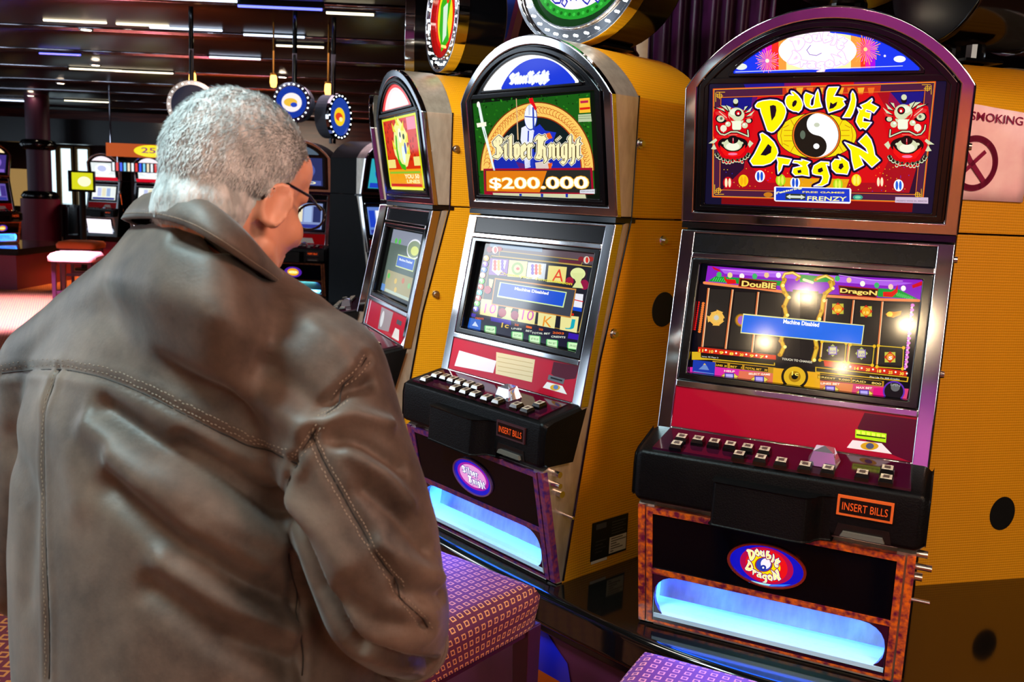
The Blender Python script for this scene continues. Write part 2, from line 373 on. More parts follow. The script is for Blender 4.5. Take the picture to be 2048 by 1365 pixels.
    m=MB(); m.prism([(-.252,.15),(.252,.15),(.252,.289),(-.252,.289)],.002,.02,B); m.build('belly_glass',mat('belly_glass','04040A',.16,spec=.18),R)
    m=MB(); m.ring(rrect(-.252,.008,.252,.1365,.002),rrect(-.247,.022,.247,.1345,.05),0,.015,B); m.build('tray_lip',mat('tray_lip','3A0A24',.2,spec=.6),R,bevel=.002,seg=1)
    m=MB(); pts=[]
    for i in range(9):
        t=i/8*math.pi/2; pts.append((-.062-.085*math.sin(t)*1.0, .062-.036*(1-math.cos(t))-.0*t) )
    prof=[(-.062,.1355),(-.062,.100),(-.066,.098),(-.066,.062)]+[(-.066-.085*math.sin(t),.025+.037*math.cos(t)) for t in [k/8*math.pi/2 for k in range(1,9)]]
    prof[-1]=(-.149,.022)
    vs=[];fs=[]
    for j,xx in enumerate((-.249,.249)): vs+=[(xx,p,q) for p,q in prof]
    n=len(prof); fs=[(i,i+1,n+i+1,n+i) for i in range(n-1)]; m.add(vs,fs)
    m.add([(-.249,-.062,.136),(-.249,-.17,.136),(-.249,-.15,.02),(-.249,-.062,.02)],[(0,1,2,3)]); m.add([(.249,-.062,.136),(.249,-.17,.136),(.249,-.15,.02),(.249,-.062,.02)],[(3,2,1,0)])
    m.build('coin_tray',TRAYW,R)
    if detail>1:
        m=MB(); m.box((-.249,-.067,.097),(.249,-.063,.0995)); m.build('tray_seam',mat('seam_black','04040A',.5),R)
    if light:
        for (cx,ln,pw,cl,nm) in((0,.46,3.4,(.004,.055,1),'tray_blue_light'),(.04,.27,5,(.22,1,.66),'tray_white_light')):
            l=bpy.data.lights.new(nm,'AREA'); l.shape='RECTANGLE'; l.size=ln; l.size_y=.03; l.energy=pw; l.color=cl
            o=bpy.data.objects.new(nm,l); COL.objects.link(o); o.parent=R; o.location=(cx,-.115,.134); o.rotation_euler=(.25,0,0)
        l=bpy.data.lights.new('shelf_blue_light','SPOT'); l.energy=26; l.color=(.10,.12,1); l.spot_size=math.radians(52); l.spot_blend=.12; l.shadow_soft_size=.01
        o=bpy.data.objects.new('shelf_blue_light',l); COL.objects.link(o); o.parent=R; o.location=(-.06,-.245,.302); o.rotation_euler=Vector(blue).to_track_quat('-Z','Y').to_euler()
    # --- locks
    if detail>1:
        for yy,zz,ll,rr in((-.165,.30,.02,.008),(-.172,.275,.03,.007),(-.148,.245,.015,.009),(-.125,.185,.035,.004)):
            q=MB(); q.cyl((.284,yy,zz),(.286+ll,yy,zz),rr); q.build('side_lock',BOLT,R)
    if art: art(R)
    return R
# ------------------------------------------------------------------ artwork of the machines
def ovalrim(R,mt,zc=.217,au=.083,bz=.052):
    m=MB(); n=40
    f=lambda k:[(au*k*math.cos(2*math.pi*i/n)*1.0,zc+(bz*k)*math.sin(2*math.pi*i/n)) for i in range(n)]
    m.ring(f(1.0),f(.93),-.004,.003,lambda u,o,z:(u,plane_y('B',z)+o,z)); m.build('emblem_rim',mt,R)
def shards(A,cx,cy,r0,r1,n,c,L,w=3,ph=0,sx=1,sy=1):
    for i in range(n):
        t=2*math.pi*(i+ph)/n; rr=r1*(.75+.25*((i*7)%5)/4)
        a=(cx+r0*math.cos(t)*sx,cy+r0*math.sin(t)*sy); b=(cx+rr*math.cos(t)*sx,cy+rr*math.sin(t)*sy); nx,ny=-math.sin(t)*w/2,math.cos(t)*w/2
        A.poly([a,(b[0]+nx,b[1]+ny),(b[0]-nx,b[1]-ny)],c,L)
DDL=[('A',[(810,490),(850,440),(930,415),(1050,400),(1160,410),(1240,450),(1290,520),(1305,600),(1280,690),(1230,780),(1160,870),(1110,915),(1070,925),(1005,900),(990,860),(950,740),(900,600),(890,540),(850,540),(815,520)],[(1045,500),(1100,485),(1140,500),(1150,570),(1130,660),(1075,740),(1060,650),(1050,560)]),
('A',[(1385,260),(1430,270),(1500,330),(1550,400),(1575,480),(1550,560),(1500,605),(1480,590),(1420,585),(1350,550),(1305,490),(1290,420),(1310,350),(1350,320),(1425,330),(1385,285)],[(1470,410),(1480,440),(1460,490),(1420,520),(1400,490),(1410,440),(1440,410)]),
('A',[(1590,330),(1620,280),(1750,330),(1700,400),(1690,480),(1720,510),(1750,480),(1760,400),(1780,300),(1815,235),(1835,300),(1850,420),(1885,520),(1760,545),(1690,550),(1620,510),(1590,430)],None),
('B',[(110,260),(140,200),(305,195),(270,260),(225,345),(300,350),(370,365),(415,400),(370,415),(405,485),(330,550),(220,585),(140,610),(110,520),(95,400)],[(170,440),(210,470),(280,430),(265,490),(215,535),(150,550)]),
('B',[(525,260),(560,310),(580,400),(570,500),(530,620),(490,690),(365,685),(400,640),(460,530),(500,400),(500,310)],None),
('B',[(600,525),(660,560),(690,540),(650,490),(750,445),(835,380),(845,410),(815,455),(940,520),(865,615),(815,580),(745,560),(735,590),(820,610),(800,720),(700,680),(690,750),(830,765),(735,880),(690,850),(650,870),(610,810),(580,750),(600,670),(630,600)],None),
('C',[(470,-50),(492,-60),(537,-31),(590,19),(617,72),(625,110),(600,165),(560,200),(500,218),(410,218),(385,180),(425,120),(465,40),(482,0),(475,-30)],[(540,35),(570,60),(565,110),(520,135),(475,130),(510,80)]),
('C',[(610,145),(660,150),(740,165),(715,215),(665,210),(650,260),(625,290),(620,230),(625,190)],None),
('C',[(825,165),(900,190),(870,215),(885,250),(890,310),(830,300),(770,305),(745,280),(755,240),(800,230),(830,225),(790,200),(750,195),(760,175),(830,180)],[(790,262),(820,255),(825,280),(795,285)]),
('C',[(915,265),(930,220),(990,185),(1060,190),(1060,220),(1035,210),(1050,260),(1065,310),(1050,370),(1000,395),(930,395),(985,370),(1005,330),(1000,305),(950,300),(920,290)],[(965,250),(1000,235),(1010,265),(985,280),(965,275)]),
('C',[(1140,140),(1180,155),(1225,190),(1235,240),(1215,295),(1180,290),(1120,285),(1085,250),(1080,200),(1110,165),(1160,170)],[(1150,205),(1175,200),(1185,230),(1160,255),(1140,240)]),
('C',[(1191,19),(1247,41),(1322,72),(1391,115),(1375,72),(1311,14),(1377,-52),(1417,-2),(1438,62),(1450,130),(1495,175),(1425,235),(1370,180),(1320,135),(1355,215),(1275,258),(1255,180),(1245,90)],None)]
ZT={'A':(1410,150,8.028),'B':(1640,150,8.028),'C':(1410,280,4.267)}
def ddp(t,p): z=ZT[t]; return (z[0]+p[0]/z[2],z[1]+p[1]/z[2])
def logo(A,T=lambda p:p,L=6,k=1.0,halo=True,fill='FFF000',edge='FFFFFF',dark='14061E'):
    for t,pl,ct in DDL:
        P=[T(ddp(t,p)) for p in pl]
        if halo: A.line(P,11*k,dark,L,closed=True)
    for t,pl,ct in DDL:
        P=[T(ddp(t,p)) for p in pl]
        A.line(P,3.4*k,'5030C0',L+1,closed=True) if halo else None
        A.poly(P,fill,L+2); A.line(P,1.9*k,edge,L+3,closed=True)
        if ct: A.poly([T(ddp(t,p)) for p in ct],dark,L+4)
def yinyang(A,cx,cy,r,L,black='101612',white='FFFFFF'):
    A.ell(cx,cy,r,r,white,L,40)
    A.poly([(cx+r*math.cos(t),cy+r*math.sin(t)) for t in [math.radians(90+180*i/24+8) for i in range(25)]],black,L+1)
    A.ell(cx+r*.06,cy-r*.5,r*.5,r*.5,white,L+2,28); A.ell(cx-r*.04,cy+r*.5,r*.51,r*.5,black,L+2,28)
    A.ell(cx-r*.62,cy-r*.02,r*.12,r*.2,'5A6A5A',L+3,16); A.ell(cx+r*.02,cy-r*.47,r*.13,r*.1,'C8D0B8',L+3,14); A.ell(cx,cy+r*.5,r*.14,r*.13,'FFFFFF',L+3,16)
def lion(A,T,L):
    E=lambda x,y,rx,ry,c,l,n=22:A.poly([T((x+rx*math.cos(2*math.pi*i/n),y+ry*math.sin(2*math.pi*i/n))) for i in range(n)],c,L+l)
    P=lambda pts,c,l:A.poly([T(p) for p in pts],c,L+l)
    LN=lambda pts,w,c,l:A.line([T(p) for p in pts],w/8.028,c,L+l)
    CRM='D6DCB4'; CRD='8C9A78'; RED='D80010'; DK='0A0A14'
    P([(150,560),(260,500),(500,540),(780,590),(800,700),(760,900),(720,1060),(700,1210),(620,1330),(450,1380),(280,1330),(180,1180),(140,980),(130,700)],RED,0)
    for a in ((150,520,300,545,330,600),(240,490,350,500,380,590),(330,480,420,520,400,600),(620,600,640,510,700,500),(640,620,760,510,720,600),(650,680,800,570,740,660)):
        P([(a[0],a[1]),(a[2],a[3]),(a[4],a[5])],CRM,1); LN([(a[0],a[1]),(a[4],a[5])],14,DK,2)
    E(505,640,130,115,CRM,2); E(470,600,70,50,'EEF2D8',3); E(495,470,42,42,DK,2); E(495,425,40,42,CRM,3)
    for s in((380,650,470,720,400,700),(390,690,500,740,430,740),(640,690,570,740,620,730)): P([s[0:2],s[2:4],s[4:6]],RED,4)
    E(535,615,56,56,DK,4); E(535,612,38,36,RED,5); E(538,622,16,18,'FFFFFF',6)
    P([(165,600),(260,570),(340,640),(375,740),(330,720),(270,660),(180,640)],'E03030',4); LN([(230,590),(350,690)],12,'F8C8B0',5)
    E(265,705,95,72,DK,3); E(255,705,62,52,CRM,4); E(265,700,22,24,'60705A',5)
    P([(660,700),(790,630),(760,690),(680,730)],'E03030',5); E(710,735,60,48,DK,4); E(705,738,40,34,CRM,5)
    E(520,740,100,60,CRM,3); P(rrect(440,740,585,880,25,3),'F2F6DC',5); P(rrect(448,835,578,890,20,3),CRD,4)
    E(372,792,44,42,CRM,4); E(360,780,18,16,'FFFFFF',5); E(642,812,48,46,CRM,4); E(630,798,18,16,'FFFFFF',5)
    E(300,860,52,55,'F0E8D0',4); P([(270,880),(300,930),(320,890)],'F0E8D0',5)
    LN([(190,825),(200,890),(250,950),(320,965),(420,915),(520,915),(620,955),(700,990),(690,890)],46,DK,5); LN([(190,825),(200,890),(250,950),(320,965),(420,915),(520,915),(620,955),(700,990),(690,890)],20,CRM,6)
    LN([(200,990),(330,1000),(450,960),(570,985),(700,1030)],44,'E01818',6); LN([(380,965),(520,960)],10,'F08070',7)
    E(450,1110,240,125,'14080E',5); E(450,1120,150,100,CRM,6); E(450,1150,110,62,'F4F4DC',7); E(455,1040,85,66,'14080E',8); LN([(455,1020),(455,1095)],20,'D02030',9); LN([(457,1020),(457,1060)],7,'FFC0C8',10)
    E(300,1095,30,20,CRM,7); E(590,1095,30,20,CRM,7)
    P([(240,1130),(290,1170),(370,1230),(450,1245),(540,1225),(610,1170),(650,1120),(645,1220),(570,1300),(450,1325),(330,1300),(265,1220)],'F01010',9); E(450,1272,75,20,'F878A0',10)
    for q in((60,1100,175,1020,200,1050,150,1100),(100,1190,150,1110,190,1190,160,1200),(690,1120,720,1050,780,1100,720,1170)): P([q[0:2],q[2:4],q[4:6],q[6:8]],CRM,6)
    for i in range(11):
        t=math.pi*(.02+.96*i/10); x=445-270*math.cos(t)*(.95); y=1245+110*math.sin(t)+30
        E(x,y,38,34,DK,6); E(x,y-3,30,27,CRM,7); E(x,y-10,22,20,'1A2018',8)
    for i in range(7):
        x=300+i*50; y=1410+18*math.sin(i*1.1); E(x,y-10,24,22,CRM,7); E(x,y-18,17,16,RED,8)
def art_double(R):
    # upper poster
    to=toP('H',.0035); mp=pxmap(3,'H',.0035)
    A=Art(to,mp)
    A.raw(rrect(-.2375,.9745,.2375,1.2365,.004),[tuple(range(24))],'14102E',0)
    A.raw([(-.2,.976),(.2,.976),(.2,1.0),(-.2,1.0)],[(0,1,2,3)],'7A0810',1)
    z4=lambda x,y:(1340+x/2.843,y/2.843)
    Z=lambda pts:[z4(*p) for p in pts]
    A.poly(Z([(420,480),(1420,445),(1400,470),(430,505)]),'1C1488',1); A.poly(Z([(650,474),(1200,452),(1195,470),(650,492)]),'7A1060',2); A.poly(Z([(800,470),(1050,458),(1045,480),(800,490)]),'D80818',3)
    A.poly(Z([(250,510),(1508,468),(1435,1150),(245,1118)]),'4A1C3C',2)
    A.poly(Z([(292,556),(1448,515),(1395,1105),(285,1080)]),'2C0C2C',3)
    A.poly(Z([(295,560),(520,552),(480,700),(330,760),(290,700)]),'141480',4); A.poly(Z([(1446,520),(1250,528),(1230,640),(1400,760)]),'141480',4)
    A.poly(Z([(470,545),(1250,520),(1330,620),(1400,960),(1360,1098),(300,1075),(420,960)]),'A80C1C',4)
    A.poly(Z([(500,550),(1180,528),(1240,640),(1260,880),(1180,1040),(560,1040),(440,930),(440,700)]),'D80A14',5)
    A.poly(Z([(640,500),(1200,485),(1195,525),(640,545)]),'C83018',4)
    for i in range(9): A.poly(Z([(660+i*58,500),(700+i*58,498),(690+i*58,538),(668+i*58,540)]),'F8B030' if i%2 else 'F07020',5)
    lw=1.3
    A.line(Z([(247,507),(1510,466),(1437,1152),(242,1120)]),lw+.5,'F05818',6,closed=True); A.line(Z([(252,511),(1504,470),(1433,1148),(247,1116)]),.8,'F8C038',7,closed=True)
    A.line(Z([(290,555),(1450,514),(1397,1107),(283,1080)]),lw,'F07828',6,closed=True)
    for cx,cy,sx,sy in((278,542,1,1),(1468,500,-1,1),(272,1088,1,-1),(1412,1112,-1,-1)):
        f=lambda x,y:(cx+x*sx*1.15,cy+y*sy*1.15)
        for seg in([(-12,-15),(30,-15)],[(-15,-12),(-15,32)],[(-12,-5),(14,-5),(14,12),(-6,12),(-6,-5)],[(4,-15),(4,18)],[(-15,4),(20,4)]): A.line(Z([f(*q) for q in seg]),1.1,'F8C020',8)
    A.ell(*z4(835,772),228/2.843,132/2.843,'14061E',6,40); A.ell(*z4(835,772),224/2.843,128/2.843,'F4DC10',7,40)
    for s in(-1,1):
        for pts in([(150,-95),(120,-40),(118,40),(150,95)],[(195,-55),(205,0),(195,55)],[(140,-30),(185,-30)],[(140,0),(185,0)],[(140,30),(185,30)],[(160,-60),(190,-45)],[(160,60),(190,45)]):
            A.line(Z([(835+s*x,772+y) for x,y in pts]),1.2,'C87808',8)
    A.ell(*z4(833,770),139/2.843,136/2.843,'180A08',8,40); A.ell(*z4(833,770),135/2.843,132/2.843,'F07820',9,40); A.ell(*z4(833,770),128/2.843,125/2.843,'401008',10,40)
    c=z4(833,770); yinyang(A,c[0],c[1],125/2.843,11)
    # lanterns and specks
    rnd=random.Random(3)
    for i in range(110):
        x=rnd.uniform(300,1380); y=rnd.uniform(950,1090); A.ell(*z4(x,y),.9,.9,rnd.choice(['F8D020','F8A018','2838D0','F8D020']),7,6)
    for x,y,c1,c2 in((330,1040,'C80818','FFE8C0'),(418,1028,'F8D010','F8B010'),(512,1003,'FFFFFF','2050D0'),(630,1025,'A8D818','E8F050'),(712,1040,'FFFFFF','2050D0'),(955,1050,'A8D818','E8F050'),(1060,1025,'F8D818','FFF060'),(1195,1035,'C80818','FFE8C0'),(1300,1055,'FFFFFF','2060D8')):
        A.ell(*z4(x,y),28/2.843,34/2.843,c1,8,20); A.ell(*z4(x-10,y),8/2.843,26/2.843,c2,9,14); A.ell(*z4(x+10,y),8/2.843,26/2.843,c2,9,14)
    A.poly(Z([(640,1010),(1020,1020),(1000,1075),(650,1070)]),'E8A010',6)
    lion(A,lambda p:(1410+p[0]/8.028,150+p[1]/8.028),8)
    lion(A,lambda p:(1640+(1904-p[0]*1.12)/8.028,150+(360+(p[1]-425)*1.124)/8.028),8)
    logo(A,L=13)
    # feature plate
    q=lambda x,y:(1410+x/4.267,280+y/4.267); Q=lambda pts:[q(*p) for p in pts]
    A.poly(Q([(600,398),(1240,412),(1250,425),(1245,535),(1235,545),(605,525),(592,515),(592,405)]),'FFFFFF',19); A.poly(Q([(608,406),(1234,420),(1236,530),(606,516)]),'1838C8',20)
    A.poly(Q([(690,458),(862,462),(858,512),(688,508)]),'303830',21); A.poly(Q([(695,485),(730,465),(730,475),(820,478),(820,468),(858,490),(820,508),(820,498),(730,496),(730,505)]),'D8E0D0',22)
    A.text('FRENZY',q(875,517),q(1205,522),.0088,'FFF8A0',22,off=.02); A.text('FREE GAMES',q(835,452),q(1190,458),.0034,'FFE860',22,off=.02)
    A.line(Q([(985,528),(1180,532)]),1,'FFFFFF',21)
    A.text('Featuring',q(612,470),q(828,420),.0065,'FFF8B0',22,off=.03)
    A.ell(*q(540,468),9,5,'C87818',9); A.ell(*q(1305,490),10,5,'38A088',9); A.ell(*q(1305,490),6,2.5,'80D8B0',10)
    A.poly(Q([(1625,487),(1905,492),(1905,545),(1622,535)]),'D0B8D0',10); A.text('MG0072 WDG DL 30NCW',q(1635,525),q(1895,530),.0028,'2A1830',11)
    A.build('game_poster',R)
    # arch window
    A=Art(to,mp); zA=lambda x,y:(1440+x/5.12,50+y/5.12); Z=lambda pts:[zA(*p) for p in pts]
    A.raw(arch(.1855,1.257,1.262,1.3358),[tuple(range(31))],'1838F0',0)
    top=lambda x:80+ (x-1080)**2*.00036
    band=lambda x0,x1,c,L:A.poly(Z([(x,top(x)+3) for x in np.linspace(x0,x1,12)]+[(x,468-(x-200)*.02) for x in np.linspace(x1,x0,5)]),c,L)
    band(430,1590,'B010E8',1); band(470,1540,'F020B0',2); band(530,1490,'F83020',3); band(600,1440,'F8A040',4); band(680,1340,('FFE8A0',1.3),5)
    shards(A,*zA(485,368),2,26,30,'FF80E0',6,1.6); shards(A,*zA(485,368),2,22,22,'FFB060',7,1.6,.5)
    shards(A,*zA(1490,250),2,32,34,'FFB050',6,1.8); shards(A,*zA(1500,255),2,26,24,'FF60F0',7,1.4,.5)
    A.ell(*zA(485,368),4,4,'FFF8E0',8); A.ell(*zA(1490,250),4,4,'FFE890',8)
    T=lambda p:(zA(1010,275)[0]+(p[0]-1633)*.46, zA(1010,275)[1]+(p[1]-271)*.40)
    A.ell(*zA(1000,265),78,38,('FFF0F4',1.5),9,36)
    logo(A,T,10,.42,fill=('FFFFF4',1.6),edge=('FFF0FF',1.4),dark=('F0C8F0',1.2))
    A.line(Z([(930,210),(890,260),(920,305),(990,315),(1040,290)]),1.6,'9070C8',16)
    A.ell(*zA(217,428),12,6.5,'E8F0E8',7); A.ell(*zA(1840,350),12,6.5,('FFFFFF',1.1),7); A.ell(*zA(1688,318),2.4,2.4,'F0F0FF',7)
    A.line(Z([(160,482),(1870,420)]),1.3,'E0E8FF',7)
    A.build('arch_window',R)
    # game screen
    to=toP('L',.020); mp=pxmap(3,'L',.020); A=Art(to,mp)
    A.raw([(-.236,.586),(.236,.586),(.236,.840),(-.236,.840)],[(0,1,2,3)],'060610',0)
    zl=lambda x,y:(1380+x/5.054,520+y/5.054); zr=lambda x,y:(1600+x/4.874,540+y/4.874); ZL=lambda p:[zl(*q) for q in p]; ZR=lambda p:[zr(*q) for q in p]
    A.poly([zl(180,60),zl(1314,150),zr(1200,100),zr(1190,300),zl(150,260)],'8A20C0',1)
    A.poly([zl(300,90),zl(1000,120),zr(1100,130),zr(900,160),zl(350,140)],'B060E8',2); A.line([zl(330,100),zl(700,130),zl(1200,135)],1.2,'E0A0F8',3); A.line([zr(380,50),zr(700,100),zr(1000,110)],1.2,'E0B0F8',3)
    A.poly(ZL([(220,65),(300,100),(310,125),(240,95)]),'D01020',3); A.poly(ZR([(1190,110),(1090,150),(1100,180),(1190,150)]),'D01020',3)
    # board
    A.poly([zl(60,240),zl(960,320),zl(1330,330),zr(0,240),zr(1120,310),zr(1050,1040),zr(0,940),zl(80,890)],'181014',2)
    A.poly(ZL([(180,215),(260,165),(950,215),(960,265),(440,240)]),'189838',3); A.poly(ZR([(0,45),(330,75),(340,120),(0,120)]),'189838',3); A.poly(ZR([(740,180),(960,190),(1150,285),(760,262)]),'189838',3)
    for i in range(10): A.line(ZL([(230+i*22,215+i*2),(250+i*22,180+i*2)]),1.1,'60E070',4); A.line(ZR([(930+i*18,215+i*6),(950+i*18,255+i*5)]),1.1,'60E070',4)
    A.poly(ZL([(345,150),(370,195),(460,200),(470,240),(380,245),(350,200)]),'E01810',5); A.poly(ZR([(955,140),(950,220),(900,265),(810,260),(810,215),(890,215),(930,190)]),'E01810',5)
    A.line(ZL([(145,232),(440,265),(700,290),(950,325)]),5.5,'F08850',5); A.line(ZR([(260,255),(800,290),(1160,300)]),5.5,'F08850',5)
    for x,y,c in((295,150,'40B860'),(405,155,'E8D898'),(525,165,'FFF0F0'),(655,165,'40B868'),(775,155,'F0C890'),(895,155,'FFE8FF')): A.ell(*zl(x,y),5,5.5,c,6)
    for x,y,c in((365,85,'40B860'),(478,100,'F0C8A0'),(610,135,'FFFFE8'),(748,150,'40B868'),(885,165,'F8C8C0'),(1008,180,'FFF0F0')): A.ell(*zr(x,y),5,5.5,c,6)
    # reel windows
    wl=[((205,290),(412,300),(345,885),(125,875)),((455,320),(670,330),(610,910),(385,900)),((715,330),(945,345),(875,945),(650,935))]
    for w in wl: A.poly(ZL(w),'2A2420',6); A.line(ZL(w),1,'100804',7,closed=True)
    wr=[((270,280),(505,290),(440,860),(215,840)),((545,300),(790,310),(730,900),(490,880)),((820,320),(1080,340),(1010,940),(770,920))]
    for w in wr: A.poly(ZR(w),'28221E',6)
    A.poly(ZL([(1040,300),(1300,320),(1225,1000),(965,975)]),'241E1C',6); A.poly(ZR([(0,220),(170,230),(105,870),(0,860)]),'241E1C',6)
    cols=[((190,285),(125,880)),((432,300),(360,900)),((692,325),(628,935))]
    for a,b in cols: A.line(ZL([a,b]),4.2,'D87038',7,cap=False); A.line(ZL([(a[0]+6,a[1]),(b[0]+6,b[1])]),1.4,'FFD8A8',8,cap=False)
    for a,b in (((258,285),(200,850)),((525,295),(462,890)),((805,310),(750,920)),((1095,330),(1030,960))): A.line(ZR([a,b]),4.2,'D87038',7,cap=False); A.line(ZR([(a[0]+6,a[1]),(b[0]+6,b[1])]),1.4,'FFD8A8',8,cap=False)
    # golden dragons round the middle column
    for xs,f in(([(960,200),(930,260),(960,330),(990,380),(955,470),(975,560),(955,600),(940,700),(925,820),(950,880),(915,960)],zl),([(300,120),(310,180),(250,230),(225,300),(215,400),(180,480),(175,560),(150,680),(165,760),(130,880)],zr)):
        A.line([f(*p) for p in xs],9,'A87010',8); A.line([f(*p) for p in xs],6,'E0B830',9)
        for i,p in enumerate(xs): A.ell(*f(p[0]+(12 if i%2 else -12),p[1]),3.4,3.4,'FFF088' if i%2 else 'C08818',10); 
    A.line(ZL([(940,180),(960,140),(1040,130),(1110,170),(1080,200)]),6,'C89020',8); A.line(ZL([(940,180),(960,140),(1040,130),(1110,170)]),3,'FFE070',9)
    A.line(ZR([(150,100),(190,70),(260,60),(320,90),(330,140)]),6,'C89020',8); A.line(ZR([(170,90),(250,60),(320,100)]),3,'FFE070',9)
    A.line([zl(1150,200),zl(1240,230)],5,'FFF0C0',8)
    # name boards
    A.poly(ZL([(500,180),(880,225),(870,305),(490,270)]),'A01818',10); A.poly(ZL([(512,190),(868,232),(860,298),(500,262)]),'2A0C08',11); A.text('DouBlE',zl(525,265),zl(865,293),.0118,'F8E070',13,off=.03); A.text('DouBlE',zl(525,265),zl(865,293),.0118,'701808',12,off=.08)
    A.poly(ZR([(375,150),(765,185),(745,275),(385,240)]),'A01818',10); A.poly(ZR([(385,160),(755,195),(738,266),(395,232)]),'2A0C08',11); A.text('DragoN',zr(392,232),zr(745,262),.0118,'F8E070',13,off=.03); A.text('DragoN',zr(392,232),zr(745,262),.0118,'701808',12,off=.08)
    # symbols
    shards(A,*zl(268,588),3,19,9,'F0B850',8,14,.3,1,.8); A.ell(*zl(268,588),9,9,'E8C060',9); A.ell(*zl(268,585),5,5,'C8C8C0',10)
    A.ell(*zl(515,610),12,13,'806010',8); A.ell(*zl(515,610),10,11,'C88020',9); A.ell(*zl(520,610),7,8.5,'A060C8',10)
    for x,y,n in((370,380,'10'),(645,405,'15')): 
        A.poly(ZR([(x-55,y-50),(x+55,y-50),(x+55,y+50),(x-55,y+50)]),'C8C040',8); A.poly(ZR([(x,y-62),(x+62,y),(x,y+62),(x-62,y)]),'D02018',9); A.ell(*zr(x,y),8.5,8.5,'F0A820',10); A.text(n,zr(x-24,y+22),zr(x+24,y+22),.0045,'FFF080',11,off=.02)
    for x,y,n in((320,785,'10'),(600,815,'10')):
        A.poly(ZR([(x,y-62),(x+62,y),(x,y+62),(x-62,y)]),'B0B860',8); A.poly(ZR([(x-42,y-38),(x+42,y-38),(x+42,y+42),(x-42,y+42)]),'7050B8',9); A.poly(ZR([(x-32,y-30),(x+32,y-30),(x+32,y+32),(x-32,y+32)]),'D8D0A0',10); A.text(n,zr(x-22,y+20),zr(x+22,y+20),.0045,'8868C8',11,off=.02)
    x,y=878,850; A.poly(ZR([(x-52,y-48),(x+52,y-48),(x+52,y+52),(x-52,y+52)]),'C8C040',8); A.poly(ZR([(x,y-56),(x+58,y),(x,y+58),(x-58,y)]),'C82018',9); A.ell(*zr(x,y),7,7,'E89020',10); A.text('S',zr(x-15,y+24),zr(x+17,y+24),.0065,'FFFFFF',11,off=.03)
    for w in(((215,700),(450,715),(435,900),(195,880)),((490,730),(725,745),(705,930),(470,905)),((765,740),(1010,760),(1000,965),(750,945))): A.line(ZR(w),1.6,'E0C020',8,closed=True); [A.ell(*zr(*p),3.4,3.4,'E8B818',9) for p in w]
    A.poly(ZR([(835,430),(870,405),(920,410),(990,400),(980,440),(910,465),(850,455)]),'E88818',8); A.ell(*zr(875,432),6,5,'F8D840',9)
    # number rails
    A.poly(ZL([(85,880),(870,965),(870,1010),(80,935)]),'D02810',8); A.poly(ZR([(230,880),(1045,990),(1040,1040),(240,940)]),'D02810',8)
    for i,n in enumerate(('11','10','9','8','20','9','7')): x=110+i*102; A.text(n,zl(x-16,928+i*11),zl(x+22,930+i*11),.0058,'F8E050',10,off=.03); A.ell(*zl(x+52,912+i*11),2,2,'FFF8E0',10)
    for i,n in enumerate(('12','14','20','18','25','30')): x=440+i*110; A.text(n,zr(x-18,960+i*13),zr(x+20,962+i*13),.0058,'F8E050',10,off=.03); A.ell(*zr(x+52,945+i*13),2,2,'FFF8E0',10)
    A.poly(ZL([(20,930),(110,930),(110,985),(860,1040),(860,1070),(200,1010),(20,1010)]),'D8B020',8); A.poly(ZL([(118,950),(850,1025),(850,1060),(118,990)]),'181008',9); A.text('Lines 30 Plays 3',zl(122,985),zl(285,1000),.0034,'FFFFFF',10)
    A.poly(ZR([(150,945),(1060,1045),(1050,1095),(150,1000)]),'D8B020',8); A.poly(ZR([(160,955),(1045,1052),(1040,1085),(160,990)]),'201408',9); A.text('Play Up To 300 Credits',zr(680,1052),zr(970,1078),.0036,'FFFFFF',10)
    A.poly(ZL([(230,1020),(870,1090),(860,1150),(230,1075)]),'B88818',9); 
    for a,b,t in((262,380,'LINES  30'),(405,530,'BET   1'),(552,790,'TOTAL BET   30')): A.poly(ZL([(a,1035+(a-262)*.1),(b,1035+(b-262)*.1),(b,1080+(b-262)*.1),(a,1080+(a-262)*.1)]),'140C06',10); A.text(t,zl(a+6,1072+(a-262)*.1),zl(b-8,1072+(b-262)*.1),.0040,'F8C030',11,off=.02)
    A.poly(ZR([(150,1010),(820,1085),(815,1140),(150,1060)]),'B88818',9)
    for a,b,t in((170,495,'CREDIT  9,000'),(505,800,'PAID   800')): A.poly(ZR([(a,1018+(a-170)*.11),(b,1018+(b-170)*.11),(b,1060+(b-170)*.11),(a,1060+(a-170)*.11)]),'140C06',10); A.text(t,zr(a+8,1052+(a-170)*.11),zr(b-10,1052+(b-170)*.11),.0040,'F8D870',11,off=.02)
    A.poly(ZL([(0,1085),(250,1080),(880,1150),(860,1270),(0,1170)]),'D828A0',8); A.poly(ZL([(500,1120),(880,1150),(860,1265),(480,1225)]),'E07050',9)
    A.poly(ZR([(140,1070),(820,1140),(1060,1160),(1030,1300),(130,1180)]),'D84070',8); A.poly(ZR([(160,1075),(520,1115),(500,1215),(150,1180)]),'E08048',9); A.poly(ZR([(720,1150),(820,1150),(860,1270),(700,1250)]),'E00878',9)
    A.poly(ZL([(845,1090),(1314,1140),(1314,1330),(835,1265)]),'E8A818',10); A.poly(ZR([(-60,1000),(150,1060),(130,1200),(-60,1170)]),'E8A818',10)
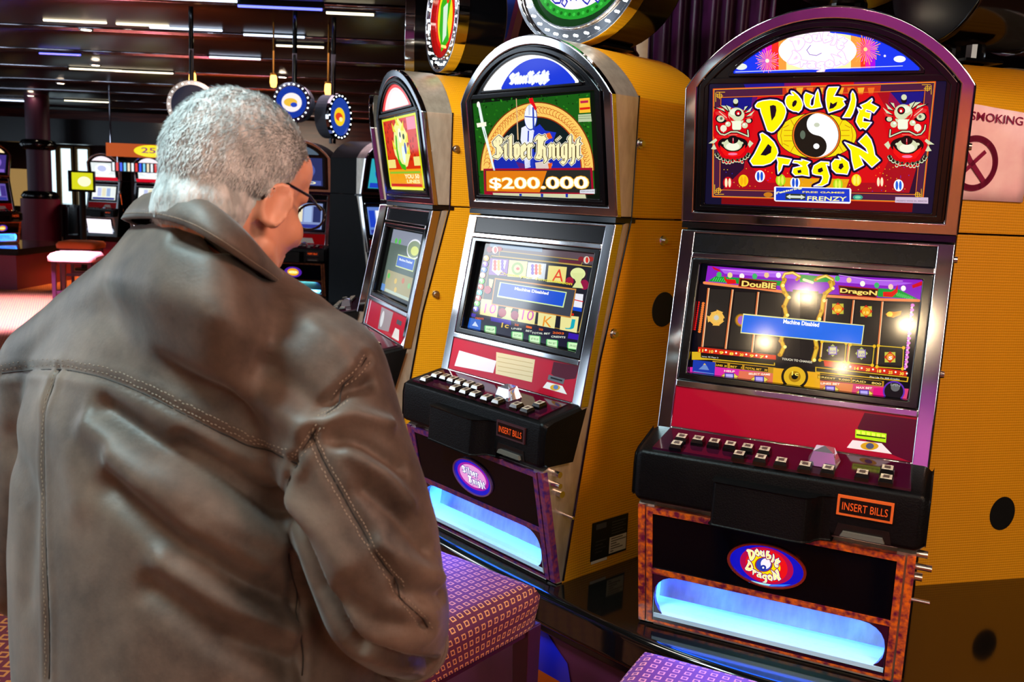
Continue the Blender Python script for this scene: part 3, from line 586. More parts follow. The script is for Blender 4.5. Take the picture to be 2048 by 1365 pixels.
    for f,x,y,t in((zl,400,1180,'HELP'),(zl,702,1210,'SELECT GAME'),(zr,295,1165,'LINES BET'),(zr,625,1205,'MAX BET')):
        A.ell(*f(x,y),19,8,'A87810',11,6); A.ell(*f(x,y),17,7,'E8D058',12,6); A.poly([f(x-48,y-40),f(x+48,y-35),f(x+48,y+38),f(x-48,y+32)],'5030A0',13); A.poly([f(x-36,y-28),f(x+36,y-25),f(x+36,y+26),f(x-36,y+22)],'B8A8F0',14)
        A.text(t,f(x-len(t)*8-20,y-50),f(x+len(t)*8+20,y-42),.0040,'FFF0E0',13,off=.03)
    A.ell(*zl(1060,1180),27,25,'181008',12,32); A.ell(*zl(1060,1180),22,20,'E0B020',13,32); A.ell(*zl(1060,1180),12,11,'A87808',14,24); A.ell(*zl(1060,1180),6.5,5.5,'080804',15,20); A.text('1c',zl(1030,1165),zl(1095,1172),.0085,'FFE860',16,off=.02)
    A.text('DENOM',zl(985,1275),zl(1110,1290),.0038,'FFFFFF',13,off=.03); A.text('TOUCH TO CHANGE',zl(930,1010),zl(1235,1045),.0045,'F0E8D0',13,off=.02)
    A.poly(ZL([(35,1010),(258,1035),(250,1165),(25,1130)]),'1838A8',12); A.poly(ZL([(90,1105),(130,1070),(150,1045),(175,1075),(195,1115)]),'6A88C8',13); A.line(ZL([(40,1125),(240,1152)]),1,'8098D8',13); A.poly(ZL([(135,1060),(150,1045),(165,1060)]),'E8C020',14)
    c=zr(915,1185); A.ell(c[0],c[1],22,21,'6030B0',12,32); A.ell(c[0],c[1],19,18,'101010',13,32); A.ell(c[0]+3,c[1]-8,9,8,'686868',14); A.text('SPIN',zr(880,1130),zr(975,1140),.0050,'A8A8A8',15)
    for i in range(14):
        A.ell(*zl(92-i*3.2,430+i*21),1.6,2,'D81818',4); A.ell(*zl(135-i*3,440+i*22),3,2.6,'E87830',4)
        A.ell(*zr(1098-i*5,345+i*46),4,3.4,'D868D8',8); A.ell(*zr(1088-i*5,368+i*46),2,2,'FFB0F8',9)
    # message
    A.poly([zl(540,542),zr(630,538),zr(605,728),zl(512,740)],'E8E8A0',18); A.poly([zl(548,556),zr(620,546),zr(597,720),zl(522,730)],'1468E8',19)
    A.text('Machine Disabled',zl(945,640),zr(185,555),.0086,'FFFFFF',20,off=.035)
    A.build('game_screen',R)
    # belly emblem
    ovalrim(R,mat('emblem_rim','C04030',.2,.6)); to=toP('B',.001); mp=pxmap(3,'B',.001); A=Art(to,mp)
    z=lambda x,y:(1430+x/10.24,1070+y/10.24)
    A.raw([(.078*math.cos(t),.217+.048*math.sin(t)) for t in [2*math.pi*i/40 for i in range(40)]],[tuple(range(40))],'1010B8',0)
    A.raw([(.056*math.cos(t),.217+.044*math.sin(t)) for t in [2*math.pi*i/40 for i in range(40)]],[tuple(range(40))],'B00848',1)
    A.raw([(.044*math.cos(t),.217+.040*math.sin(t)) for t in [2*math.pi*i/40 for i in range(40)]],[tuple(range(40))],'E81018',2)
    A.poly([z(330,720),z(500,830),z(750,950),z(1100,1020),z(1560,1020),z(1400,1060),z(1000,1060),z(700,980)],'2878F8',3); A.poly([z(700,930),z(900,975),z(1150,1020),z(1100,1045),z(800,990)],'A0F0F8',4)
    A.ell(*z(1005,620),34,19,'F8E000',4,30,.3); A.ell(*z(1000,612),18,15,'A03020',5,28); c=z(1000,612); A.ell(c[0],c[1],15.5,13.5,'3040B0',6,28); A.ell(c[0]+4,c[1]-2,10,10.5,'F8F0FF',7); A.ell(c[0]-1,c[1]+6,6,5.5,'2030A0',8); A.ell(c[0]-1,c[1]+6,2,2,'FFFFFF',9)
    T=lambda p:(z(995,625)[0]+(p[0]-1633)*.275, z(995,625)[1]+(p[1]-271)*.33+(p[0]-1633)*.085)
    logo(A,T,10,.34,fill='FFF8A0',dark='A01838')
    A.build('belly_emblem',R)
    # card panel print
    A=Art(toP('L',.0025),pxmap(3,'L',.0025),matf=lambda h:flat(h,.15)); q=lambda x,y:(1240+x/2.5045,820+y/2.5045); Q=lambda p:[q(*a) for a in p]
    A.raw([(-.255,.465),(.255,.465),(.255,.555),(-.255,.555)],[(0,1,2,3)],'9C0A26',0)
    A.poly(Q([(1225,15),(1490,50),(1475,270),(1250,180),(1190,90)]),'4A0620',1)
    A.poly(Q([(1180,98),(1335,120),(1332,165),(1178,140)]),'A8E010',2); [A.poly(Q([(1186+i*25,103+i*4),(1203+i*25,106+i*4),(1203+i*25,122+i*4),(1186+i*25,119+i*4)]),'D8F850',3) for i in range(6)]; A.poly(Q([(1184,122),(1330,140),(1330,146),(1184,128)]),'1A2804',4)
    A.poly(Q([(1165,152),(1310,168),(1362,222),(1136,190)]),'E8D8E0',2); A.ell(*q(1250,182),18,8,'C89818',3); A.ell(*q(1252,182),8,6,'485070',4)
    A.build('card_panel_print',R)
# broad-nib black letter strokes: unit cell is 1 high (x height .0 to 1, ascender 1.6, descender -.5), y up
BL={'S':(.95,[[(.8,1.35),(.45,1.55),(.12,1.25),(.2,.95),(.65,.75),(.85,.4),(.55,.05),(.1,.15)],[(.45,1.5),(.5,.1)],[(.8,1.35),(.75,1.05)]]),
'i':(.42,[[(.08,.85),(.2,1.0),(.2,.12),(.34,.0)],[(.16,1.35),(.28,1.45)]]),
'l':(.42,[[(.08,1.45),(.2,1.6),(.2,.12),(.34,.0)]]),
'v':(.62,[[(.06,.85),(.18,1.0),(.18,.2),(.32,.0),(.5,.2),(.5,.75),(.36,1.0),(.2,.85)]]),
'e':(.55,[[(.4,.55),(.14,.45)],[(.14,.9),(.14,.15),(.28,.0),(.44,.15)],[(.14,.9),(.3,1.0),(.42,.85),(.4,.6)]]),
'r':(.52,[[(.06,.85),(.18,1.0),(.18,.1),(.28,.0)],[(.2,.8),(.38,1.0),(.48,.85)]]),
'K':(1.15,[[(.05,1.3),(.2,1.6),(.5,1.5),(.8,1.6)],[(.35,1.55),(.3,.4),(.1,.05),(.5,.0)],[(.5,1.5),(.5,.1)],[(.95,1.35),(.75,1.5),(.6,1.0),(.55,.8)],[(.6,.85),(.85,.7),(.85,.15),(1.0,-.15),(.9,-.3)]]),
'n':(.68,[[(.06,.85),(.18,1.0),(.18,.05)],[(.2,.8),(.42,1.0),(.52,.85),(.52,.12),(.62,.0)]]),
'g':(.62,[[(.5,.95),(.3,1.0),(.14,.8),(.14,.2),(.3,.02),(.5,.2)],[(.5,1.0),(.5,-.1),(.3,-.4),(.08,-.25)]]),
'h':(.68,[[(.1,1.4),(.2,1.6),(.2,.05)],[(.22,.8),(.42,1.0),(.54,.8),(.54,.0),(.42,-.4),(.3,-.3)]]),
't':(.48,[[(.28,1.4),(.2,1.25),(.2,.12),(.34,.0),(.44,.1)],[(.04,1.0),(.42,1.0)]])}
def blackletter(A,word,T,w,fillc,midc,darkc,L,gap=.06,scale=1):
    x=0; out=[]
    for ch in word:
        if ch==' ': x+=.25; continue
        adv,st=BL[ch]
        for s in st: out.append([(x+a,b) for a,b in s])
        x+=adv+gap
    tot=x
    for s in out: A.nib([T(a/tot,b) for a,b in s],w,darkc,L,grow=w*.33)
    if midc:
        for s in out: A.nib([T(a/tot,b) for a,b in s],w,midc,L+1,grow=w*.17)
    for s in out: A.nib([T(a/tot,b) for a,b in s],w,fillc,L+2)
def art_knight(R):
    to=toP('H',.0035); mp=pxmap(2,'H',.0035); A=Art(to,mp)
    A.raw(rrect(-.2375,.9745,.2375,1.2365,.004),[tuple(range(24))],'061006',0)
    z=lambda x,y:(930+x/5.46,170+y/5.46); Z=lambda p:[z(*q) for q in p]
    A.poly(Z([(85,205),(1365,85),(1420,1195),(140,1205)]),'155A10',1)
    rnd=random.Random(5)
    for i in range(420):
        x=rnd.uniform(100,1370); y=rnd.uniform(110,1190); r=rnd.uniform(1.2,3.2); A.ell(*z(x,y),r,r*.6,rnd.choice(['0C3808','2C8A18','083006','1E6E12']),2,6,rnd.uniform(0,3))
    def arcp(rx,ry,t0,t1,n=40): return [(790+rx*math.cos(math.radians(t0+(t1-t0)*i/n)),935-ry*math.sin(math.radians(t0+(t1-t0)*i/n))) for i in range(n+1)]
    A.poly(Z(arcp(625,750,0,180)),'7A2A08',3); A.poly(Z(arcp(612,738,0,180)),'F8C860',4); 
    for i in range(46):
        t=math.radians(4+i*3.8); cx=790+550*math.cos(t); cy=935-663*math.sin(t); A.line(Z([(cx+38*math.cos(k*.9+t)*.9,cy+38*math.sin(k*.9+t)) for k in range(6)]),1.0,'C84808',5,cap=False)
    A.poly(Z(arcp(490,592,0,180)),'A83808',6); A.poly(Z(arcp(478,580,0,180)),'081A1C',7)
    A.poly(Z(arcp(478,580,-2,20)[0:]+arcp(478,580,160,182)),'1428A8',8)
    A.poly(Z([(560,150),(568,150),(590,600),(575,600)]),'D8B080',8)
    A.poly(Z([(740,500),(760,470),(820,430),(880,500),(1000,520),(960,640),(760,640)]),'1830C0',8); A.poly(Z([(870,540),(930,520),(960,580),(900,600)]),'E86018',9)
    A.poly(Z([(620,470),(680,440),(760,500),(740,620),(720,900),(660,915),(640,700),(610,600)]),'E8ECFF',8); A.poly(Z([(690,500),(705,500),(700,620),(685,620)]),'2038B0',9)
    A.poly(Z([(560,840),(640,860),(700,915),(600,915)]),'701818',8); A.poly(Z([(720,700),(760,700),(750,915),(715,880)]),'2038B8',9); A.poly(Z([(770,850),(900,830),(960,870),(940,915),(780,915)]),'D8C8C0',9); A.poly(Z([(910,860),(960,850),(945,915),(920,915)]),'E85818',10)
    A.ell(*z(722,355),13,26,'2A40A8',9,26); A.ell(*z(720,350),12,24.5,'F0F4FF',10,26); A.poly(Z([(655,340),(790,350),(785,362),(660,352)]),'2840B0',11); A.poly(Z([(740,240),(758,250),(765,470),(745,490)]),'2840B0',11); A.poly(Z([(695,225),(722,215),(715,330),(700,330)]),'C8D0E8',11)
    A.poly(Z([(700,150),(742,140),(755,180),(790,260),(770,280),(735,215),(712,200)]),'E00818',11)
    A.poly(Z([(140,200),(165,195),(215,440),(340,960),(325,975),(185,460)]),'E8F4F0',9); A.poly(Z([(130,420),(235,405),(238,450),(140,465)]),'F8F8E0',10); A.ell(*z(150,215),3,6,'FFFFF0',10); A.poly(Z([(205,470),(235,560),(240,600),(215,520)]),'389060',11)
    A.poly(Z([(1250,150),(1365,140),(1375,300),(1252,308)]),'F8C030',8); A.poly(Z([(1262,175),(1350,168),(1350,195),(1265,202)]),'C02048',9); A.poly(Z([(1255,250),(1370,240),(1370,265),(1258,275)]),'D82010',9)
    A.poly(Z([(1240,325),(1378,315),(1388,400),(1242,405)]),'B8C8A0',8); A.line(Z([(1245,345),(1380,338)]),.8,'506040',9); A.line(Z([(1245,370),(1380,364)]),.8,'506040',9)
    A.poly(Z([(205,915),(1395,905),(1412,1195),(215,1200)]),'A00828',9); A.poly(Z([(225,935),(1372,930),(1388,1180),(235,1165)]),'282824',10); A.poly(Z([(235,940),(900,940),(820,1175),(240,1160)]),'E07A10',11)
    A.text('$200.000',z(285,1152),z(1350,1152),.0345,'F8A818',12,off=.055); A.text('$200.000',z(285,1150),z(1350,1150),.0335,'FFF0A0',13,off=.035); A.text('$200.000',z(288,1148),z(1346,1148),.0330,('FFFFFA',1.05),14,off=.012)
    A.poly(Z([(310,1180),(1320,1195),(1330,1240),(320,1225)]),'D0D0A8',15); [A.poly(Z([(x,1188),(x+28,1190),(x+26,1230),(x+2,1228)]),'1830A0',16) for x in(600,835,1105)]
    A.poly(Z([(1262,1150),(1425,1138),(1425,1190),(1262,1185)]),'D8D8E0',17); A.text('MG0075 WDG DL 30C',z(1275,1172),z(1420,1168),.0026,'303040',18)
    T=lambda a,b: z(315+a*965, 800-b*150)
    blackletter(A,'Silver Knight',T,6.4,'FFF0B8','3A2A10','F8F4E0',18)
    A.build('game_poster',R)
    A=Art(to,mp); z3=lambda x,y:(880+x/3.412,60+y/3.412)
    A.raw(arch(.1855,1.257,1.262,1.3358),[tuple(range(31))],('FFFFFF',1.15),0)
    A.raw(arch(.140,1.257,1.262,1.326,cx=.03),[tuple(range(31))],'1838D8',1)
    blackletter(A,'Silver Knight',lambda a,b:z3(480+a*262,368-a*22-b*42),4.0,('FFFFFF',1.2),None,'D8E0FF',3)
    A.build('arch_window',R)
    # screen
    A=Art(toP('L',.020),pxmap(2,'L',.020)); z=lambda x,y:(920+x/5.46,470+y/5.46); Z=lambda p:[z(*q) for q in p]
    A.raw([(-.236,.586),(.236,.586),(.236,.840),(-.236,.840)],[(0,1,2,3)],'040406',0)
    A.poly(Z([(280,85),(1490,215),(1275,1250),(80,1020)]),'2A2420',1); A.poly(Z([(320,90),(1485,215),(1465,330),(300,215)]),'5A4850',2); A.poly(Z([(330,90),(900,150),(900,190),(330,130)]),'6A8098',3)
    A.poly(Z([(430,170),(1345,275),(1330,335),(425,235)]),'A88838',4); A.poly(Z([(440,182),(1338,285),(1325,325),(432,228)]),'30343C',5); A.poly(Z([(1080,265),(1330,290),(1320,322),(1080,300)]),'602030',6)
    for x,y in((385,165),(1385,275)): A.ell(*z(x,y),6,7.5,'D8D0C0',6); A.ell(*z(x+5,y),3,6,'D03020',7); A.ell(*z(x+40,y-10),7,5,'A02820',5); A.ell(*z(x-60,y-5),6,6,'882028',5)
    A.line(Z([(345,228),(1455,352),(1300,1065)]),1.4,'C8A850',4); A.line(Z([(345,228),(215,865),(1300,1065)]),1.2,'A88838',4)
    A.poly(Z([(335,240),(1450,360),(1290,1060),(210,855)]),'1A1A26',3)
    tiles=[(430,350,'8048A0'),(635,370,'E8DC88'),(840,395,'C8D0D8'),(1065,430,'E8D880'),(1290,465,'301828')]
    for i,(x,y,c) in enumerate(tiles):
        A.poly(Z([(x-95,y-95),(x+105,y-78),(x+85,y+100),(x-115,y+85)]),c,5)
        if i in(0,2): A.poly(Z([(x-70,y-80),(x+80,y-70),(x+60,y+20),(x-10,y+95),(x-80,y+40)]),'E0ECF0',6); [A.ell(*z(x-45+(k%3)*40,y-55+(k//3)*38),3.2,4,['D83820','E8A030','6A40B0'][(k+i)%3],7) for k in range(9)]
        if i==1: A.ell(*z(x-5,y),12,13,'88A850',6); A.ell(*z(x-5,y),7,8,'E0D890',7); A.ell(*z(x,y),3.5,3,'C83020',8)
        if i==3: A.text('A',z(x-60,y+75),z(x+60,y+82),.032,'E03818',6,off=.0)
        if i==4: A.ell(*z(x,y-40),15,12,'E0E8A0',6); A.poly(Z([(x-70,y-50),(x+70,y-45),(x+30,y+50),(x+60,y+120),(x-60,y+110),(x-20,y+50)]),'D8E098',7); A.ell(*z(x-90,y+40),8,8,'A01038',6); A.ell(*z(x+70,y+80),9,10,'901040',6)
    for x,y,t,c,bg in((325,790,'10','D848B0','E8E098'),(735,865,'10','C838B0','E8E098'),(950,935,'K','E89020','E8E098'),(1195,965,'J','18A8B8','E8E098')):
        A.poly(Z([(x-90,y-90),(x+105,y-70),(x+80,y+115),(x-105,y+90)]),bg,5); w=62 if len(t)>1 else 48; A.text(t,z(x-w,y+62),z(x+w,y+74),.027,c,6,off=.0)
    A.poly(Z([(520,770),(590,780),(560,840),(560,900),(600,940),(440,920),(500,880),(480,830)]),'C8D890',5); A.ell(*z(465,850),8,9,'A01038',6); A.ell(*z(600,880),8,9,'901040',6); A.ell(*z(305,600),7,8,'A01038',6); A.poly(Z([(320,480),(370,490),(350,580),(320,570)]),'D8D890',6)
    A.poly(Z([(1265,640),(1350,650),(1330,840),(1235,825)]),'E8E8F0',6); A.poly(Z([(1240,785),(1335,800),(1330,842),(1232,825)]),'1848C8',7); A.line(Z([(1255,710),(1345,730)]),2,'D02020',8); A.ell(*z(1235,870),2.5,2.5,'D02010',9)
    for i,(x,y,c) in enumerate(((290,255,'E8A020'),(278,320,'7828B0'),(265,382,'3070E8'),(250,440,'E8A898'),(240,505,'50D020'),(230,568,'E83818'),(215,630,'50C8C0'),(203,690,'C82818'),(188,750,'58D820'),(175,810,'4828C0'))):
        A.ell(*z(x,y),5.6,5.8,c,6); A.ell(*z(x-6,y-12),3.4,2,'FFFFFF',7); A.ell(*z(x,y+4),1.6,2.4,'FFF0E0',8)
    A.poly(Z([(385,470),(1275,590),(1215,910),(345,760)]),'C88838',9); A.poly(Z([(395,485),(1262,605),(1205,895),(357,750)]),'3C404C',10)
    A.text('Choose your denomination',z(435,440),z(1225,560),.0095,'D8D020',12,off=.02)
    A.poly(Z([(440,515),(1172,625),(1135,795),(408,678)]),'D0E8A0',11); A.poly(Z([(455,525),(1160,635),(1125,782),(422,662)]),'1850D0',12); A.text('Machine Disabled',z(603,600),z(968,655),.0075,'FFFFFF',13,off=.035)
    A.poly(Z([(120,850),(1300,1075),(1270,1250),(80,1020)]),'1C1830',6); 
    for p in([(340,895),(560,935),(560,985),(340,940)],[(1190,1070),(1300,1090),(1290,1150),(1180,1130)],[(130,855),(180,865),(170,900),(125,890)]): A.poly(Z(p),'3818A8',7)
    A.poly(Z([(110,905),(235,930),(225,1045),(85,1015)]),'2060C8',8); A.poly(Z([(135,990),(170,945),(205,1005)]),'C8D8F8',9)
    for x,y,t in((335,1030,'HELP'),(630,1095,'SELECT LINES'),(820,1135,'BET PER LINE'),(1010,1180,'MAX BET'),(1240,1210,'SPIN REELS')):
        A.poly([z(x+a,y+b) for a,b in((-58,-42),(58,-30),(66,-15),(60,45),(48,52),(-55,35),(-66,20),(-66,-30))],'50B060',8); A.poly([z(x+a,y+b) for a,b in((-52,-36),(52,-24),(52,42),(-54,28))],'D0F8C0',9); A.text(t,z(x-40,y+10),z(x+40,y+20),.0055,'205028',10)
    for x,y,t,u in((200,905,'CREDITS',0),(620,975,'20','LINES'),(755,1000,'1','BET'),(885,1025,'20','TOTAL BET'),(1075,1065,'2003','CREDITS')):
        w=60 if len(t)>2 else 22; A.text(t,z(x-w+30*(t=='CREDITS'),y+14),z(x+w,y+24),.0052,'F06818',9,off=.02)
        if u: A.text(u,z(x-len(u)*11,y+55),z(x+len(u)*11,y+65),.0046,'E8F0E0',9,off=.02)
    A.text('1c',z(455,1010),z(530,1020),.013,'E8C048',9,off=.02)
    A.build('game_screen',R)
    # emblem
    ovalrim(R,mat('emblem_rim_k','A070C0',.2,.6)); A=Art(toP('B',.001),lambda x,y:(x,y))
    A.ell(0,.217,.078,.048,'1818C0',0,40); A.ell(0,.219,.066,.038,'A018A0',1,36); A.ell(0,.220,.056,.032,'E898D8',2,36)
    blackletter(A,'Silver',lambda a,b:(-.045+a*.07,.222+b*.012),.0042,'FFFFFF',None,'4020A0',3); blackletter(A,'Knight',lambda a,b:(-.022+a*.072,.198+b*.012),.0042,'FFFFFF',None,'4020A0',3)
    A.build('belly_emblem',R)
    A=Art(toP('L',.0025),pxmap(2,'L',.0025),matf=lambda h:flat(h,.15)); q=lambda x,y:(780+x/3.102,400+y/3.102); Q=lambda p:[q(*a) for a in p]
    A.raw([(-.255,.465),(.255,.465),(.255,.555),(-.255,.555)],[(0,1,2,3)],'B0082A',0); A.poly(Q([(1015,1005),(1175,1035),(1150,1110),(1050,1120),(1000,1080)]),'4A0620',1)
    A.poly(Q([(660,945),(900,992),(880,1132),(655,1080)]),'E0C8A0',1); A.poly(Q([(430,935),(660,1000),(640,1075),(400,1030)]),'E8D8F0',1); [A.line(Q([(670,975+i*28),(885,1015+i*28)]),1.2,'C0A070',2) for i in range(4)]
    A.poly(Q([(985,1085),(1085,1112),(1075,1145),(978,1115)]),'606068',2); A.poly(Q([(998,1098),(1070,1118),(1068,1128),(996,1108)]),'08080A',3)
    A.poly(Q([(975,1130),(1070,1155),(1098,1208),(948,1165)]),'E8E0E0',2); A.ell(*q(1025,1165),10,6,'D8A020',3); A.ell(*q(1030,1163),5,4.5,'5878B0',4)
    A.build('card_panel_print',R)
    # rating plate on the side
    A=Art(lambda a,b,l:(.2865+l,a,b),matf=lambda h:flat(h,.5))
    A.rect(-.016,.03,.127,.137,'0C0C0E',1); A.rect(.056,.036,.124,.082,'B8B0A0',2); A.rect(-.012,.022,.05,.03,'C8C0B0',2); A.rect(0,.115,.04,.13,'404044',2)
    for i in range(6): A.rect(.062,.04+i*.007,.064+(i*37%50)/1000+.01,.043+i*.007,'55504A',3)
    for i in range(5): A.rect(.062,.09+i*.008,.118-(i%2)*.01,.093+i*.008,'38383C',3)
    for i in range(4): A.rect(.0,.05+i*.01,.03+(i%2)*.012,.053+i*.01,'303034',3)
    A.build('rating_plate',R)
def art_green(R):
    to=toP('H',.0035); A=Art(to)
    A.rect(-.2375,.9745,.2375,1.2365,'0C1004',0); A.rect(-.215,.985,.215,1.230,'D8E018',1); A.rect(-.200,.99,.2,1.222,'D83008',2)
    rnd=random.Random(9)
    for i in range(90): A.ell(rnd.uniform(-.195,.195),rnd.uniform(1.07,1.215),.008,.006,'A81C04',3,6)
    A.rect(-.2,1.055,-.1,1.085,'F0E080',4); A.rect(.13,1.06,.2,1.09,'F0E080',4); A.rect(.1,1.18,.2,1.22,'F088A0',4)
    bl=[(-.10,1.12),(-.06,1.20),(.0,1.225),(.05,1.20),(.085,1.17),(.07,1.13),(.1,1.10),(.05,1.06),(.0,1.052),(-.04,1.07),(-.09,1.10)]
    A.poly(bl,'F0F090',5); A.line([(-.05,1.16),(-.06,1.12),(-.05,1.08),(-.02,1.06),(.02,1.055)],.018,'40B010',6); A.line([(-.03,1.15),(-.035,1.12),(-.02,1.09)],.012,'D0F0C0',7)
    for x,y in((-.08,1.13),(-.06,1.19),(-.01,1.21),(.04,1.19),(.075,1.15),(.08,1.11)): A.poly([(x-.02,y-.008),(x+.018,y-.012),(x+(.02 if x>0 else -.025),y+.024)],'E8E030',7)
    A.ell(-.0,1.165,.02,.025,'F8F8E0',8); A.ell(.005,1.168,.008,.010,'283018',9); A.ell(.05,1.12,.012,.02,'3858C0',8); A.ell(.02,1.10,.02,.03,'E8F8F0',8); A.ell(.045,1.16,.012,.010,'283018',8)
    A.rect(-.2,.988,.2,1.05,'F0A010',5); A.rect(-.19,1.035,.19,1.042,'88C030',6); A.rect(-.19,.990,.19,.999,'D01810',6); A.rect(-.2,.978,.2,.987,'F0F060',6)
    A.text('YOU 50',(.0,1.018),(.17,1.018),.014,'FFF8C0',7,off=.03); A.text('LINES',(.02,1.002),(.17,1.002),.011,'FFF0A0',7,off=.03)
    A.build('game_poster',R)
    A=Art(to); A.raw(arch(.1855,1.257,1.262,1.3358),[tuple(range(31))],'F85050',0); A.raw(arch(.15,1.26,1.265,1.326),[tuple(range(31))],('FFE0E0',1.1),1); A.raw(arch(.08,1.262,1.268,1.315),[tuple(range(31))],('FFFFFF',1.2),2); A.build('arch_window',R)
    A=Art(toP('L',.02)); A.rect(-.236,.586,.236,.840,'101412',0); A.rect(-.19,.60,.215,.83,'5A6A60',1); A.rect(-.19,.78,.215,.83,'8A90A0',2); A.rect(-.15,.6,.2,.68,'A8A078',2)
    A.ell(.12,.775,.085,.035,'E8E8F0',3,30); A.ell(.12,.775,.078,.029,'889878',4,30); A.ell(.13,.77,.045,.016,'D8E080',5); A.rect(-.06,.70,.16,.745,'D0E0A0',3); A.rect(-.055,.704,.155,.741,'4A70C8',4); A.text('Machine Disabled',(-.03,.725),(.13,.725),.008,'E8F0FF',5,off=.03)
    for i,(x,y) in enumerate(((-.12,.79),(-.07,.79),(-.12,.66),(-.02,.65),(.07,.66),(.15,.65),(0,.62))): A.ell(x,y,.016,.010,'58C050' if i<3 else ['D8B860','C87860','88C080'][i%3],5)
    A.rect(-.19,.60,-.14,.625,'5888C8',5); A.rect(-.13,.602,.2,.612,'B8C8B8',5)
    A.build('game_screen',R)
    A=Art(toP('L',.0025),matf=lambda h:flat(h,.15)); A.rect(-.255,.465,.255,.555,'C0082A',0); A.poly([(-.06,.47),(.08,.48),(.09,.55),(-.07,.55)],'A898A0',1); A.ell(-.03,.51,.02,.03,'E8E8F0',2); A.rect(.15,.52,.21,.535,'505058',1); A.poly([(.13,.47),(.22,.47),(.2,.505),(.15,.505)],'E8E0E0',1)
    A.rect(-.235,.465,-.225,.555,'F0D0E0',1); A.build('card_panel_print',R)
    A=Art(toP('B',.001)); A.ell(0,.217,.08,.05,'181860',0,36); A.ell(0,.217,.06,.036,'40A030',1,30); A.build('belly_emblem',R)
def art_generic(c1,c2,c3,screen,top='FFE0B0',word=None):
    def f(R):
        to=toP('H',.0035); A=Art(to); A.rect(-.2375,.9745,.2375,1.2365,'0C0C10',0); A.rect(-.215,.985,.215,1.228,c1,1); A.ell(0,1.12,.15,.09,c2,2); A.ell(-.02,1.13,.08,.05,c3,3); A.rect(-.2,.99,.2,1.03,c2,2)
        if word: A.text(word,(-.15,1.0),(.15,1.0),.022,'FFF8C0',5,off=.03)
        A.build('game_poster',R)
        A=Art(to); A.raw(arch(.1855,1.257,1.262,1.3358),[tuple(range(31))],top,0); A.ell(0,1.29,.08,.02,'FFFFFF',1); A.build('arch_window',R)
        A=Art(toP('L',.02)); A.rect(-.236,.586,.236,.840,'0A0C18',0); A.rect(-.215,.6,.215,.828,screen,1)
        for i in range(5): A.rect(-.2+i*.083,.66,-.13+i*.083,.80,[c2,c3,'E8E0C0','A0B8E0',c1][i],2)
        A.rect(-.2,.605,.2,.64,'303890',2); A.build('game_screen',R)
        A=Art(toP('L',.0025),matf=lambda h:flat(h,.15)); A.rect(-.255,.465,.255,.555,'D01018',0); A.poly([(.02,.475),(.16,.475),(.14,.52),(.05,.52)],'E8E0D8',1); A.build('card_panel_print',R)
        A=Art(toP('B',.001)); A.ell(0,.217,.078,.048,'5020A0',0,36); A.ell(0,.217,.052,.034,'E8A010',1,30); A.ell(0,.215,.044,.016,'F8E860',2,24)
        A.text('GOLD',(-.035,.208),(.035,.208),.018,'FFFFD0',3,off=.03); A.build('belly_emblem',R)
    return f
# ------------------------------------------------------------------ room shell
CARPET=mat('carpet','5A1420',.9)
def grid_print(m,c0,c1,scale,lo=.18,hi=.34,coord='Object',c2=None):
    tc=N(m,'ShaderNodeTexCoord'); mp=N(m,'ShaderNodeMapping'); mp.inputs['Scale'].default_value=(scale,scale,scale); LK(m,tc.outputs[coord],mp.inputs[0])
    fr=N(m,'ShaderNodeVectorMath',operation='FRACTION'); LK(m,mp.outputs[0],fr.inputs[0]); sb=N(m,'ShaderNodeVectorMath',operation='SUBTRACT'); sb.inputs[1].default_value=(.5,.5,.5); LK(m,fr.outputs[0],sb.inputs[0])
    ab=N(m,'ShaderNodeVectorMath',operation='ABSOLUTE'); LK(m,sb.outputs[0],ab.inputs[0]); sx=N(m,'ShaderNodeSeparateXYZ'); LK(m,ab.outputs[0],sx.inputs[0])
    mx=N(m,'ShaderNodeMath',operation='MAXIMUM'); LK(m,sx.outputs['X'],mx.inputs[0]); LK(m,sx.outputs['Y'],mx.inputs[1])
    a=N(m,'ShaderNodeMath',operation='GREATER_THAN'); a.inputs[1].default_value=lo; b=N(m,'ShaderNodeMath',operation='LESS_THAN'); b.inputs[1].default_value=hi; LK(m,mx.outputs[0],a.inputs[0]); LK(m,mx.outputs[0],b.inputs[0])
    mu=N(m,'ShaderNodeMath',operation='MULTIPLY'); LK(m,a.outputs[0],mu.inputs[0]); LK(m,b.outputs[0],mu.inputs[1])
    mi=N(m,'ShaderNodeMix',data_type='RGBA'); mi.inputs['A'].default_value=(*lin(c0),1); mi.inputs['B'].default_value=(*lin(c1),1); LK(m,mu.outputs[0],mi.inputs['Factor']); LK(m,mi.outputs['Result'],bsdf(m).inputs['Base Color'])
grid_print(CARPET,'6A1A22','C87830',18)
SEAT=mat('seat_fabric','5A1838',.75); grid_print(SEAT,'5A1836','D89058',46,.17,.29,'UV')
m=MB(); m.box((-13,-6,-.1),(7,23,0)); struct(m.build('floor',CARPET))
CEIL=noisy('ceiling_lacquer','0C080E','160E18',2,.3,spec=.3); CTRIM=mat('ceiling_trim_mirror','B8B4C0',.06,1); CBLK=mat('ceiling_groove','050506',.3)
m=MB(); m.box((-13,-6,3.06),(7,23,3.16)); struct(m.build('ceiling',mat('ceiling_base','140A12',.4)))
yy=-4.0; k=0
